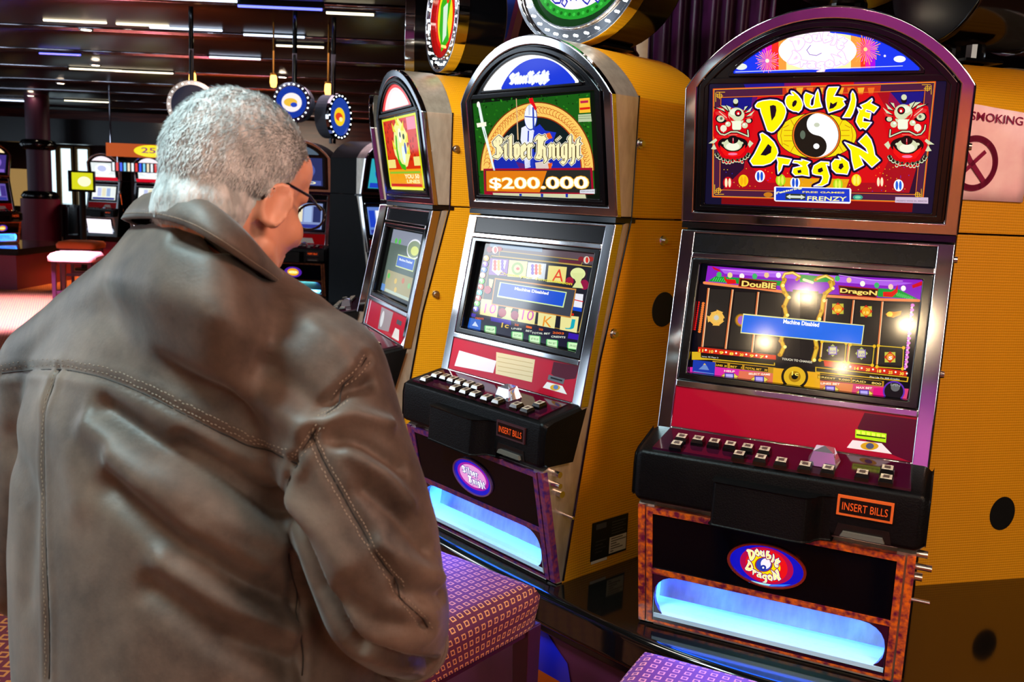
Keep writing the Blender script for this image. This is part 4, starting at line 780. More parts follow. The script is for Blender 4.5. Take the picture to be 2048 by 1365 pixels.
while yy<19.5:
    m=MB(); w=1.52; pts=[(yy+w*i/14, 3.06-.07*math.sin(math.pi*i/14)**.4) for i in range(15)]
    poly=[(a,b) for a,b in pts]; n=len(poly)
    m.add([(-13,a,b) for a,b in poly]+[(7,a,b) for a,b in poly],[(i,i+1,n+i+1,n+i) for i in range(n-1)],0)
    struct(m.build('ceiling_panel',CEIL,smooth=True))
    m=MB(); 
    for q,r in((yy+w+.04,.022),(yy+w+.14,.022)): m.cyl((-13,q,3.03),(7,q,3.03),r,n=12)
    struct(m.build('ceiling_trim',CTRIM,smooth=True)); yy+=1.72
PURPLE=noisy('wall_plum','6A2070','7A2878',3,.6)
m=MB(); m.box((-13,23,0),(7,23.1,3.1)); struct(m.build('wall_back',mat('wall_dark','2A1018',.6)))
m=MB(); m.box((-13,-6.1,0),(7,-6,3.1)); struct(m.build('wall_front',PURPLE))
m=MB(); m.box((7,-6,0),(7.1,23,3.1)); struct(m.build('wall_right',mat('wall_dark','2A1018',.6)))
m=MB(); m.box((-13.1,-6,0),(-13,23,3.1)); struct(m.build('wall_left',mat('wall_dark','2A1018',.6)))
ADDPANE=mat('window_pane','101014',.2,0,'D8ECFF',3.2)  # added glowing panes out of view, something bright for the chrome to reflect
for i,y in enumerate((-1.5,.8,3.1,5.4,7.7,10.0,12.3,14.6,16.9)):
    m=MB(); m.box((-12.99,y,.7),(-12.95,y+1.5,2.6)); o=struct(m.build('window_%d'%(i+1),ADDPANE if i<6 else mat('window_pane_curtained','101014',.2,0,'D8ECFF',1.3)))  # last added panes are dimmer to thin the veil they reflect on a poster
    m=MB(); m.ring([(y-.08,.62),(y+1.58,.62),(y+1.58,2.68),(y-.08,2.68)],[(y,.7),(y+1.5,.7),(y+1.5,2.6),(y,2.6)],-13.0,-12.9,lambda a,b,c:(b,a,c)); m.box((-12.96,y+.72,.7),(-12.92,y+.78,2.6)); m.build('window_frame',mat('frame_dark','20181A',.4),o)
# ------------------------------------------------------------------ plinth
BLK=mat('plinth_gloss','0A0908',.08,spec=.8)
edge=[(-1.05,4.75),(-.95,4.2),(-.80,3.70),(-.62,3.2),(-.42,2.80),(-.23,2.51),(-.03,2.27),(.15,2.08),(.33,1.90),(.50,1.78),(.66,1.70),(.95,1.62),(1.35,1.60),(1.9,1.62)]
def smoothp(p,it=2):
    for _ in range(it):
        q=[p[0]]
        for a,b in zip(p,p[1:]): q+=[(a[0]*.75+b[0]*.25,a[1]*.75+b[1]*.25),(a[0]*.25+b[0]*.75,a[1]*.25+b[1]*.75)]
        q.append(p[-1]); p=q
    return p
E2=smoothp(edge); back=[(2.6,1.9),(2.6,5.2),(-.3,5.2)]
def off(poly,d):
    out=[]
    for i,p in enumerate(poly):
        a=Vector(poly[max(i-1,0)]);b=Vector(poly[min(i+1,len(poly)-1)]); t=(b-a).normalized(); nrm=Vector((-t.y,t.x)); out.append((p[0]+nrm.x*d,p[1]+nrm.y*d))
    return out
PL=empty('machine_plinth',(.6,3.0,0),0,'curved black gloss plinth with burgundy base carrying the row of slot machines','plinth')
def plate(z0,z1,d,mt,name,bev=.0):
    o2=off(E2,d)+back; m=MB(); n=len(o2); ox,oy=.6,3.0
    m.add([(x-ox,y-oy,z0) for x,y in o2]+[(x-ox,y-oy,z1) for x,y in o2],[tuple(range(n))[::-1],tuple(range(n,2*n))]+[(i,(i+1)%n,(i+1)%n+n,i+n) for i in range(n)]); return m.build(name,mt,PL,bevel=bev,seg=3)
plate(.455,ZP-.002,.0,BLK,'counter_top',.02); plate(.425,.452,-.012 if False else .03,mat('edge_trim','181018',.2),'edge_band',.008); plate(0,.42,.06,noisy('plinth_burgundy','4A1630','551A38',6,.4),'base_wall'); plate(0,.06,.055,mat('kick_black','0A0A0A',.5),'kick_strip')
# blue and orange inlay on the plinth wall
def wallpt(s,z,o=.004):   # s along smoothed offset edge
    e=off(E2,.06-o); L=[0]
    for a,b in zip(e,e[1:]): L.append(L[-1]+math.dist(a,b))
    for i in range(len(L)-1):
        if L[i+1]>=s: k=(s-L[i])/(L[i+1]-L[i]); return (e[i][0]+(e[i+1][0]-e[i][0])*k-.6,e[i][1]+(e[i+1][1]-e[i][1])*k-3.0,z)
def inlay(s0,parent):
    A=MB()
    def strip(f0,f1,mi,o):
        n=10; vs=[]
        for i in range(n+1):
            z=f0[0]+(f1[0]-f0[0])*i/n; a=s0; 
            w=.115+.05*math.sin(math.pi*min(1,max(0,(.42-z)/.42)))  # belly of the shape
            if z>.36: w*=1-(z-.36)/.06*.55
            vs+=[wallpt(s0,z,o),wallpt(s0+w,z,o)]
        A.add(vs,[(2*i,2*i+1,2*i+3,2*i+2) for i in range(n)],mi)
    strip((.42,),(.30,),0,.003); strip((.30,),(.20,),1,.003); strip((.20,),(.10,),0,.003); strip((.10,),(.0,),1,.003)
    return A.build('colour_inlay',[mat('inlay_blue','1420C8',.15,spec=.6),mat('inlay_orange','D05A10',.2)],parent)
# ------------------------------------------------------------------ the machines

BLKBODY=noisy('black_laminate','040405','070709',30,.4,spec=.12)
G='row of slot machines on the curved plinth'
machine('slot_machine','slot machine with a yin-yang and two lion heads on its wide top glass',G,3,border=FLAME,blue=(0,-.35,-.18),art=art_double)
machine('slot_machine','yellow-sided slot machine with an armoured knight on its top glass',G,2,border=VIOLET,blue=(.40,-.25,-.18),art=art_knight)
machine('slot_machine','slot machine turned left with a green dragon on a red and orange top glass',G,1,border=VIOLET,art=art_green)
machine('slot_machine','slot machine seen as a bronze and silver edge behind the green dragon machine',G,0,border=VIOLET,art=art_generic('C02010','F0A010','F8E060','405060'),detail=1)
def four(R):
    A=Art(lambda a,b,l:(-.2865-l,a,b),matf=lambda h:flat(h,.6)); A.ell(.115,.188,.040,.047,'050505',1,40); A.build('cable_hole',R)
M4=machine('slot_machine','slot machine seen only as an ochre side with a round hole, right edge',G,pos=(1.377,2.644,1.8238),border=VIOLET,art=four,detail=1,light=False)
# notice taped to the side of the right-hand machine
PA=(1.127,2.2835); PB=(1.435,2.3644); dx=Vector((PB[0]-PA[0],PB[1]-PA[1],0)).normalized()
NR=Vector((dx.y,-dx.x,0)); O4=Vector((1.377,2.644,0)); 
ex4=Vector((math.cos(1.8238),math.sin(1.8238),0)); ey4=Vector((-math.sin(1.8238),math.cos(1.8238),0)); base4=O4-ex4*.2865
def pn(x,z,l=0):   # x world on panel
    s=(x-base4.x)/(-ey4.x); p=base4-ey4*s; p=p-ex4*(.004+l); return Vector((p.x,p.y,z))
m=MB(); nu,nv=10,6; vs=[];uv=[]
for i in range(nu+1):
    for j in range(nv+1):
        x=1.020+(1.268-1.020)*i/nu; z=1.563+(.236-.02*(i/nu))*j/nv; w=.0015*math.sin(i*1.3)*math.sin(j*.9)+.0015; v=pn(x+.004*(j/nv)*0,z,w); vs.append(v)
c0=vs[0].copy(); m.add([v-c0 for v in vs],[(i*(nv+1)+j,(i+1)*(nv+1)+j,(i+1)*(nv+1)+j+1,i*(nv+1)+j+1) for i in range(nu) for j in range(nv)])
pp=m.build('paper_notice',noisy('pink_paper','E8B8C0','F0C8CC',20,.7),None,smooth=True); pp.location=c0; tag(pp,'pinkish no smoking paper notice taped to the ochre ribbed side','notice')
md=pp.modifiers.new('s','SOLIDIFY'); md.thickness=.0006
A=Art(lambda a,b,l:tuple(pn(a,b,l+.004)-c0),matf=lambda h:flat(h,.6)); INK='7A0A38'
A.text('NO SMOKING',(1.026,1.757),(1.236,1.750),.020,INK,1,off=.012)
cx,cz,rr=1.113,1.652,.060
A.build('notice_lettering',pp); A=Art(lambda a,b,l:tuple(pn(a,b,l+.004)-c0),matf=lambda h:flat(h,.6))
A.line([(cx+rr*math.cos(2*math.pi*i/40),cz+rr*math.sin(2*math.pi*i/40)) for i in range(40)],.015,INK,1,closed=True)
A.line([(cx-.040,cz+.044),(cx-.012,cz+.006),(cx+.038,cz-.048)],.013,INK,1,cap=False); A.line([(cx+.028,cz+.030),(cx-.026,cz-.022)],.010,INK,1,cap=False)
A.build('no_smoking_symbol',pp)
# ------------------------------------------------------------------ round topper signs
BULB=mat('bulb_glow','FFFFFF',.3,0,'F0FFFF',3)
def round_sign(label,mi,zc,au,bz,yo,face,rimc=CHROME,nb=30,depth=.17,post=True,pos=None,group='round illuminated signs on the machines'):
    mx,my,a=pos if pos else MACH[mi]; ey=(-math.sin(a),math.cos(a)); zbase=ZP+1.385
    R=empty('round_sign',(mx+ey[0]*yo,my+ey[1]*yo,zbase),a,label,'sign',group); zc=zc-zbase
    el=lambda k,n=48,g=0:[((au*k+g)*math.cos(2*math.pi*i/n),zc+(bz*k+g)*math.sin(2*math.pi*i/n)) for i in range(n)]
    m=MB(); m.prism(el(.97),.012,depth); m.build('sign_drum',BLACKGL,R,bevel=.01,seg=2)
    m=MB(); m.ring(el(1,g=.0),el(1,g=-.012),-.012,.03); m.ring(el(1,g=-.012),el(1,g=-.045),.0,.02); m.ring(el(1,g=-.045),el(1,g=-.052),-.008,.02); m.build('sign_rim',rimc,R,bevel=.002,seg=1)
    A=Art(lambda a_,b_,l:(a_,.004-l,b_)); A.raw(el(1,g=-.051),[tuple(range(48))],face[0],0); face[1](A,zc); A.build('sign_face',R)
    q=MB(); q.lathe((0,0,0),[(0,-.005),(.0028,-.0035),(.004,0),(.003,.003)],8,axis='Y'); b0=None
    for i in range(nb):
        t=2*math.pi*(i+.5)/nb; p=((au-.028)*math.cos(t),-.004,zc+(bz-.028)*math.sin(t))
        if b0 is None: b0=q.build('bulb',BULB,R,smooth=True); b=b0
        else: b=b0.copy(); COL.objects.link(b)
        b.location=p
    if post:
        m=MB(); m.cyl((0,depth*.6,0),(0,depth*.6,zc-bz+.03),.045,n=20); m.box((-.07,depth*.6-.06,0),(.07,depth*.6+.06,.008)); m.build('sign_post',BLACKGL,R)
    return R
def f_dragon(A,zc):
    k=.135
    A.ell(0,zc,k*.8,k*.8,'E81808',1,36); A.ell(.0,zc-.0,k*.60,k*.7,'F0E020',2,30); A.poly([(-.05,zc+.05),(0,zc+.1),(.06,zc+.05),(.03,zc-.02),(.05,zc-.08),(-.03,zc-.11),(-.06,zc-.03)],'30B010',3); A.poly([(-.02,zc+.04),(.03,zc+.05),(.02,zc-.06),(-.02,zc-.08)],'D8F0D8',4); A.ell(.03,zc+.06,.015,.015,'F83010',5); A.line([(-.03,zc-.09),(.02,zc-.1)],.01,'F8F080',5)
    for i in range(12): t=i*.52; A.ell(k*.86*math.cos(t),zc+k*.86*math.sin(t),.012,.012,'B01008',2,8)
def f_knight(A,zc):
    A.ell(0,zc,.178,.133,'20A028',1,40); A.ell(0,zc,.15,.107,'F8F4FF',2,40); blackletter(A,'Silver',lambda a,b:(-.11+a*.2,zc+.005+b*.04),.012,'F8F0FF',None,'2828B8',3); blackletter(A,'Knight',lambda a,b:(-.10+a*.21,zc-.075+b*.04),.012,'F8F0FF',None,'2828B8',3)
    for i in range(60): t=i*.105; A.ell(.164*math.cos(t),zc+.120*math.sin(t),.006,.005,'0C6810' if i%2 else '38C840',2,6)
def f_plain(c1,c2,c3):
    def f(A,zc): A.ell(0,zc,.09,.08,c1,1,30); A.ell(-.01,zc,.06,.035,c2,2,24); A.ell(.02,zc-.02,.03,.02,c3,3,20)
    return f
round_sign('round sign with a green dragon on red, ringed by bulbs, above the turned machine',1,ZP+.973+.605,.185,.185,.115,('B01010',f_dragon))
round_sign('wide oval sign with a green border and silver rim above the knight machine',2,ZP+.973+.615,.245,.205,.115,('0C3810',f_knight),nb=34)
round_sign('edge-on round sign seen as a thin column of bulbs',0,ZP+.973+.685,.15,.20,.09,('902010',f_plain('F0C020','E83010','FFF0A0')))
round_sign('sign of which only the bottom shows above the lion-head machine',3,ZP+.973+.69,.22,.22,.16,('103080',f_plain('E02010','F8E020','FFFFFF')),rimc=mat('rim_dark','20283A',.15,.8))
round_sign('black back of a round sign at the top right corner',None,ZP+.973+.66,.21,.21,-.02,('103080',f_plain('E02010','F8E020','FFFFFF')),pos=(1.377,2.644,1.8238),depth=.30)
# ------------------------------------------------------------------ stools
def cushion_mesh(w,t,n=26):
    vs=[];uv=[];T=[(-1+2*i/(n)) for i in range(n+1)]
    R=.035
    def prof(s):   # s signed distance along surface from centre; half size w/2
        h=w/2; a=abs(s); flatl=h-R
        if a<=flatl: return a,0.0
        b=a-flatl; q=math.pi/2*R
        if b<q: th=b/R; return flatl+R*math.sin(th),-(R-R*math.cos(th))
        return h,-(R+(b-q))
    tot=(w/2-R)+math.pi/2*R+(t-R)
    for i in T:
        for j in T:
            r=max(abs(i),abs(j)); e=(abs(i)**10+abs(j)**10)**(1/10) or 1e-9
            s=r*tot; rad,dz=prof(s); k=1+((r/e)-1)*max(0,(r-.55)/.45)**1.5 if e>1e-6 else 1
            x=i/(r or 1)*rad*k; y=j/(r or 1)*rad*k
            vs.append((x,y,dz+.012*(1-min(1,(x*x+y*y)/(w*w/4))))); uv.append((i*tot,j*tot))
    fs=[(a*(n+1)+b,(a+1)*(n+1)+b,(a+1)*(n+1)+b+1,a*(n+1)+b+1) for a in range(n) for b in range(n)]
    me=bpy.data.meshes.new('seat'); me.from_pydata(vs,[],fs); u=me.uv_layers.new()
    for l in me.loops: u.data[l.index].uv=uv[l.vertex_index]
    me.polygons.foreach_set('use_smooth',[True]*len(fs)); me.materials.append(SEAT); me.update(); return me
WOODM=noisy('stool_wood','3A1028','4A1832',12,.35,stretch=(1,1,.2))
SM=cushion_mesh(.43,.095)
def stool(label,x,y,a,top=.67,seat=None):
    R=empty('casino_stool',(x,y,0),a,label,'stool','upholstered stools')
    o=bpy.data.objects.new('seat',seat or SM); COL.objects.link(o); o.parent=R; o.location=(0,0,top-.008)
    m=MB(); m.box((-.205,-.205,top-.125),(.205,.205,top-.09)); m.build('seat_frame',WOODM,R,bevel=.004,seg=1)
    for sx in(-1,1):
        for sy in(-1,1):
            m=MB(); m.add([(sx*.19+a_*.024,sy*.19+b_*.024,top-.1) for a_,b_ in((-1,-1),(1,-1),(1,1),(-1,1))]+[(sx*.195+a_*.017,sy*.195+b_*.017,0) for a_,b_ in((-1,-1),(1,-1),(1,1),(-1,1))],[(0,1,2,3),(7,6,5,4),(0,4,5,1),(1,5,6,2),(2,6,7,3),(3,7,4,0)]); m.build('leg',WOODM,R,bevel=.003,seg=1)
    for s in(-1,1):
        m=MB(); m.box((-.18,s*.19-.01,.20),(.18,s*.19+.01,.235)); m.build('stretcher',WOODM,R)
    return R
stool('stool with square-patterned seat beside the man, in front of the knight machine',-.205,1.895,-.68)
stool('stool with square-patterned seat at the bottom edge, in front of the lion-head machine',.375,1.385,-.47)
PINKS=cushion_mesh(.5,.09,12); PINKS.materials[0]=mat('pink_seat','E07868',.6)
stool('far stool with pink seat near the left edge, in front of the white-lit machine',-5.05,10.4,.2,seat=PINKS)
ORS=cushion_mesh(.5,.09,12); ORS.materials[0]=mat('orange_seat','C85818',.6)
stool('far stool with orange-lit seat, behind the pink one',-5.9,12.3,.1,seat=ORS)
# ------------------------------------------------------------------ machines and furniture across the room
def bank(name,x0,y0,x1,y1,label,h=.55):
    m=MB(); w=(x1-x0)/2; d=(y1-y0)/2; m.box((-w,-d,h-.09),(w,d,h-.002),0); m.box((-w+.06,-d+.06,0),(w-.06,d-.06,h-.09),1); o=m.build(name,[BLK,mat('bank_burgundy','6A1030',.4)],None); o.location=((x0+x1)/2,(y0+y1)/2,0); tag(o,label,'plinth'); return o
bank('machine_plinth',-3.4,7.35,-.75,9.9,'low black-topped plinth far behind the man, under the machine with the gold emblem')
GB='machines across the room'
machine('slot_machine','far slot machine with a gold oval emblem, right of the man\'s face',GB,pos=(-1.975,8.25,-.03),body=BLKBODY,border=noisy('bronze_border','8A4A28','5A2A1A',40,.3),art=art_generic('283060','4858A0','8890C0','8090C0','506070','GOLD'),detail=1,band=BLKBODY)
machine('slot_machine','far black-sided slot machine turned right with a silver front edge',GB,pos=(-1.15,7.86,1.0),body=BLKBODY,band=SATIN,art=art_generic('30A8B8','2040C0','F0F0FF','6080C8','B0E8F0'),detail=1)
machine('slot_machine','far slot machine with chrome rim beyond the black-sided one',GB,pos=(-1.32,9.3,1.25),body=BLKBODY,band=SATIN,art=art_generic('2840C0','F0F0FF','90C8F0','70A0E0'),detail=1)
bank('machine_plinth',-3.0,12.0,-1.2,13.2,'far plinth glimpsed between the machines, under a yellow-lit one')
machine('slot_machine','far slot machine with a yellow and green lit screen, seen through the gap',GB,pos=(-1.98,12.2,-.25),body=BLKBODY,art=art_generic('E8C010','F0E850','60A030','6A8070'),detail=1)
bank('machine_plinth',-7.62,15.3,-5.6,16.9,'low plinth at the far left, under two white-lit machines')
SILV=mat('silver_cabinet','C8D8E0',.25,.6)
for px,lab in((-7.15,'far silver slot machine with white-lit screens and a red strip, at the left'),(-6.35,'far silver slot machine half hidden by the man\'s collar')):
    R=machine('slot_machine',lab,GB,pos=(px,15.8,-.12),body=BLKBODY,border=SILV,band=SILV,art=art_generic('E8F0F0','FFFFFF','C0C8F0','F0F8F0','FFF0F8'),detail=1,light=False)
    m=MB(); m.prism([(-.22,.03),(.22,.03),(.22,.27),(-.22,.27)],-.004,.0,lambda u,o,z:(u,plane_y('B',z)+o,z)); m.build('glowing_belly',lit('FFF4FF',1.2),R)
    m=MB(); m.prism([(-.25,.93),(.25,.93),(.25,.985),(-.25,.985)],-.008,.0,lambda u,o,z:(u,plane_y('H',z)+o,z)); m.build('red_strip',lit('D01028'),R)
    m=MB(); m.tube([(.30,.05,.42),(.33,.0,.46),(.36,-.12,.72)],.012); m.lathe((.36,-.12,.74),[(0,-.03),(.03,0),(0,.03)],12); m.build('pull_handle',CHROME,R)
bank('machine_plinth',-8.9,11.9,-6.55,13.6,'plinth at the left edge, under the black machine')
R=machine('slot_machine','black slot machine seen from behind its side at the left edge',GB,pos=(-7.35,12.75,1.15),body=BLKBODY,art=art_generic('403080','8060C0','F0E0FF','6050A0'),detail=1)
# boards over the far machines
m=MB(); m.box((-.62,0,-.11),(.75,.06,.11)); o=m.build('price_board',mat('orange_board','101010',.4,0,'B85018',1.0),None); o.location=(-6.35,15.5,2.0); tag(o,'orange board with a yellow 25 cent oval left of the man\'s head','sign')
A=Art(lambda a,b,l:(a,-.002-l*6,b)); A.ell(.15,0,.30,.10,'F8E818',1,36); A.text('25¢',(-.02,-.055),(.34,-.055),.11,'901070',2,off=.01); A.build('price_print',o)
m=MB(); m.tube([(-.55,.03,.1),(-.55,.03,1.05)],.015); m.tube([(.65,.03,.1),(.65,.03,1.05)],.015); m.build('hanging_rod',CTRIM,o)
m=MB(); m.box((-.6,0,-.08),(.6,.05,.06)); o=m.build('light_strip',mat('strip_dark','181018',.4),None); o.location=(-6.3,15.52,1.72); tag(o,'strip of coloured lights under the orange board','light strip')
A=Art(lambda a,b,l:(a,-.002-l*6,b)); [A.rect(-.58+i*.065,-.07,-.54+i*.065,.07,['F0F8FF','4060F0','F0E0C0','E04040','80D0F0'][i*3%5],1) for i in range(18)]; A.build('coloured_bars',o)
m=MB(); m.tube([(-.5,.03,.05),(-.5,.03,.165)],.012); m.tube([(.5,.03,.05),(.5,.03,.165)],.012); m.build('hanger',CTRIM,o)
# wall column, valance, far windows
c=empty('banded_column',(-9.05,17.3,0),0,'burgundy round column with black rings near the left edge','column')
m=MB(); m.cyl((0,0,0),(0,0,1.08),.34,n=32); m.build('column_foot',mat('col_red','7A1030',.5),c,smooth='auto'); m=MB(); m.cyl((0,0,1.08),(0,0,3.05),.21,n=32); m.build('column_shaft',mat('col_plum','4A1838',.5),c,smooth='auto')
for z in(1.13,2.08):
    m=MB(); m.lathe((0,0,z),[(.2,-.1),(.28,-.08),(.33,0),(.28,.08),(.2,.1)],32); m.build('column_ring',BLACKGL,c,smooth=True)
m=MB(); m.box((-12.9,18.0,2.15),(-6.4,18.4,2.62)); o=struct(m.build('trim_1',mat('valance_black','060507',.3)))
m=MB(); m.box((-12.9,21.0,2.3),(7,21.2,3.0)); o=struct(m.build('trim_2',noisy('bulkhead_brown','5A2A20','3A1818',1.5,.25,stretch=(1,1,14))))
BP=mat('far_pane','101014',.2,0,'D8F4FF',1.5)
for i,px in enumerate((-11.80,-11.42,-11.0)):
    m=MB(); m.box((px,22.9,.85),(px+.26,22.95,2.2)); o=struct(m.build('window_%d'%(i+10),BP)); m=MB(); m.ring([(px-.06,.8),(px+.32,.8),(px+.32,2.26),(px-.06,2.26)],[(px,.85),(px+.26,.85),(px+.26,2.2),(px,2.2)],22.85,22.98,lambda a,b,c:(a,b,c)); m.build('window_frame',mat('brass_frame','8A6A40',.3,.8),o)
m=MB(); m.box((-12.5,22.5,.75),(-12.0,22.6,1.65)); o=m.build('cream_screen',mat('cream_screen','C8A868',.6,0,'C8A060',.5),None); m=MB(); m.box((-12.45,22.5,0),(-12.4,22.6,.75)); m.box((-12.1,22.5,0),(-12.05,22.6,.75)); m.build('screen_leg',BLACKPL,o); tag(o,'cream glowing panel at the far left beyond the black machine','screen')
o=empty('display_monitor',(-7.12,14.9,0),.2,'small yellow-lit monitor on a black stand left of the silver machine','monitor')
m=MB(); m.box((-.2,0,1.28),(.2,.1,1.62)); m.build('monitor_case',BLACKPL,o,bevel=.01); A=Art(lambda a,b,l:(a,-.002-l*6,b)); A.rect(-.14,1.32,.18,1.59,'D8D820',1); A.ell(.05,1.45,.1,.08,'FFFFD0',2); A.build('monitor_screen',o); m=MB(); m.cyl((0,.05,.02),(0,.05,1.28),.05); m.cyl((0,.05,0),(0,.05,.03),.18); m.build('monitor_stand',BLACKPL,o)
o=empty('drum_table',(-8.32,17.5,0),0,'black drum-shaped bin by the burgundy column','bin'); m=MB(); m.cyl((0,0,0),(0,0,.95),.38,n=32); m.build('drum_body',BLACKGL,o,smooth='auto'); m=MB(); m.cyl((0,0,.95),(0,0,1.0),.41,n=32); m.build('drum_top',BLACKGL,o)
# signs and candle lamps over the far bank
for lab,x,y,z,a,r,fc in(('far round sign with white bulbs right behind the man\'s head',-1.985,8.0,2.235,-.1,.17,('1838A0',f_plain('F8F0F0','F0C040','2848C0'))),('thin round sign ringed by bulbs between the heads',-1.62,8.25,2.15,1.22,.20,('2040A0',f_plain('F8D020','E04020','FFF0A0'))),('pale ring sign left of the man\'s head',-2.84,8.0,2.17,.4,.21,('181C30',f_plain('303850','485070','202840')))):
    zb=ZP+1.385; R=empty('round_sign',(x,y,zb if abs(x+1.985)<.01 or True else 0),a,lab,'sign','round illuminated signs across the room'); zc=z-zb; n=36
    el=lambda g:[((r+g)*math.cos(2*math.pi*i/n),zc+(r+g)*math.sin(2*math.pi*i/n)) for i in range(n)]
    m=MB(); m.prism(el(-.01),.01,.14); m.build('sign_drum',mat('drum_grey','5A6A78',.5),R); m=MB(); m.ring(el(0),el(-.035),-.01,.02); m.build('sign_rim',CHROME,R)
    A=Art(lambda a_,b_,l:(a_,.0-l*4,b_)); A.raw(el(-.034),[tuple(range(n))],fc[0],0); fc[1](A,zc); A.build('sign_face',R)
    q=MB()
    for i in range(22): t=2*math.pi*i/22; q.lathe(((r-.018)*math.cos(t),-.012,zc+(r-.018)*math.sin(t)),[(0,-.006),(.007,-.002),(.007,.003)],6,axis='Y')
    q.build('bulb_ring',BULB,R)
    m=MB(); m.cyl((0,.07,zc-r+.02),(0,.07,-1.385 if abs(x+2.9)<.01 else -.02),.03); m.build('sign_post',BLACKGL,R); m=MB(); m.cyl((0,.07,zc+r-.02),(0,.07,3.0-zb),.02); m.build('hanging_rod',BLACKGL,R)
for i,(px,py,lab) in enumerate(((385,160,'glowing amber candle lamp left of the man\'s head'),(547,165,'glowing amber candle lamp above the man\'s crown'),(656,182,'glowing amber candle lamp right of the man\'s head'),(590,192,'small orange lamp close behind the bulb-ringed sign'))):
    P=PP(px,py,8.6); R=empty('candle_lamp',P,0,lab,'lamp','candle lamps hanging over the far machines'); k=.8 if i<3 else .55
    m=MB(); m.lathe((0,0,0),[(0,-.06*k),(.03*k,-.05*k),(.042*k,0),(.038*k,.06*k),(.03*k,.08*k)],14); m.build('lamp_glass',mat('amber_glass','201008',.3,0,'FFB050',5),R,smooth=True)
    m=MB(); m.cyl((0,0,.08*k),(0,0,.1*k),.04*k); m.cyl((0,0,.1*k),(0,0,3.0-P.z),.008); m.build('lamp_rod',mat('brass','B07A30',.25,1),R)
# ceiling spotlights
DL=mat('downlight_glow','FFFFFF',.3,0,'FFE8C8',30)
rnd=random.Random(11)
spots=[(-2.36,-2.6),(-1.9,-3.43),(-3.6,-3.9),(-3.3,-4.9),(-2.5,5.4),(-1.5,7.1),(-4.3,9.2),(-3.2,12.4),(-5.5,12.0),(-7.2,14.5),(-2.4,15.2),(-9.0,17.0),(-.3,10.6),(-1.2,4.4),(-4.2,6.4),(.9,6.2)]
D0=None
for i,(x,y) in enumerate(spots):
    if D0 is None:
        HOT=mat('downlight_hot','FFFFFF',.3,0,'FFE0B0',2300); D0=empty('downlight',(x,y,0),0,'x','ceiling light'); m=MB(); m.lathe((0,0,0),[(.05,-.012),(.065,-.015),(.07,0),(.05,0)],20); ring=m.build('trim_ring',CHROME,D0,smooth=True); m=MB(); m.cyl((0,0,-.012),(0,0,-.006),.045,n=20); gl=m.build('bulb',HOT,D0); r=D0
    else:
        r=D0.copy(); COL.objects.link(r)
        for ch in(ring,gl):
            q=ch.copy(); COL.objects.link(q); q.parent=r
            if ch is gl and i==4: q.data=gl.data.copy(); q.data.materials[0]=DL; gl=q
    r.location=(x,y,2.955); r['group']='small round ceiling downlights'; r['label']='small round recessed downlight in the dark ceiling'; r['category']='ceiling light'
TB=None  # added glowing bars imitate reflections in the polished ceiling strips
for i,(px,py,L_,cl) in enumerate(((150,45,.6,0),(285,52,.5,0),(372,60,.7,1),(548,74,.6,1),(560,18,.7,2),(400,2,.6,1),(190,141,.7,0),(288,146,.8,0),(175,204,.9,0),(40,203,.8,1),(600,95,.5,0),(700,30,.4,0),(120,110,.5,2),(470,118,.6,1))):
    d=ray(px,py); t=(2.975-CAMZ)/d[2]; x,y=d[0]*t,d[1]*t; c=('FFF0C8','D0E4FF','5060FF')[cl]
    r=empty('ceiling_tube',(x,y,2.985),0,'short glowing tube set along a groove of the dark ceiling','ceiling light','glowing tubes in the ceiling grooves')
    m=MB(); m.cyl((-L_/2,0,0),(L_/2,0,0),.011,n=10); m.build('glowing_tube',mat('tube_'+c,'FFFFFF',.3,0,c,3),r); m=MB(); m.box((-L_/2-.02,-.02,.008),(L_/2+.02,.02,.075)); m.build('tube_housing',CBLK,r)
# ------------------------------------------------------------------ decorated centre of the island
TAN=noisy('tan_marble','B87850','E0A878',9,.45,bump=.1)
c=empty('marble_column',(.50,3.80,ZP),0,'tan marbled column rising behind the knight machine','column'); m=MB(); m.cyl((0,0,0),(0,0,2.5),.25,n=40); m.build('column_shaft',TAN,c,smooth='auto'); m=MB(); m.cyl((0,0,0),(0,0,.12),.3,n=40); m.build('column_foot',mat('brass','B07A30',.25,1),c)
VEL=noisy('plum_velvet','2E0826','4A1040',8,.5)
o=empty('draped_curtain',(.66,3.28,ZP),0,'plum velvet curtain gathered behind the lion-head machine','curtain'); m=MB(); vs=[]; n=60
for zi in range(13):
    z=zi/12*2.5; w=.19+.05*(z/2.5)
    for i in range(n+1):
        t=-1+2*i/n; vs.append((t*w, .035*math.sin(i*.85)+.02*math.sin(i*.31+z)+.04, z))
m.add(vs,[(a*(n+1)+b,a*(n+1)+b+1,(a+1)*(n+1)+b+1,(a+1)*(n+1)+b) for a in range(12) for b in range(n)]); q=m.build('curtain_cloth',VEL,o,smooth=True); q.modifiers.new('s','SOLIDIFY').thickness=.004
m=MB(); m.tube([(-.36,-.02,2.38),(-.26,-.03,2.06),(-.12,-.04,1.86),(.02,-.05,1.80),(.2,-.04,1.92)],.014); m.tube([(-.33,-.01,2.40),(-.22,-.03,2.11),(-.1,-.04,1.93),(.03,-.05,1.87),(.2,-.04,1.98)],.010); m.build('curtain_cord',mat('cord_plum','5A1438',.35),o,smooth=True)
BR=mat('brass','B07A30',.25,1)
m=MB(); m.lathe((0,0,0),[(.085,0),(.088,.006),(.078,.02),(.072,.07),(.055,.13),(.03,.165),(0,.18)],28); o=m.build('brass_bell',BR,None,smooth=True); o.location=(.275,2.98,ZP+.973+.45); tag(o,'brass dome between the oval sign and the marble column','ornament')
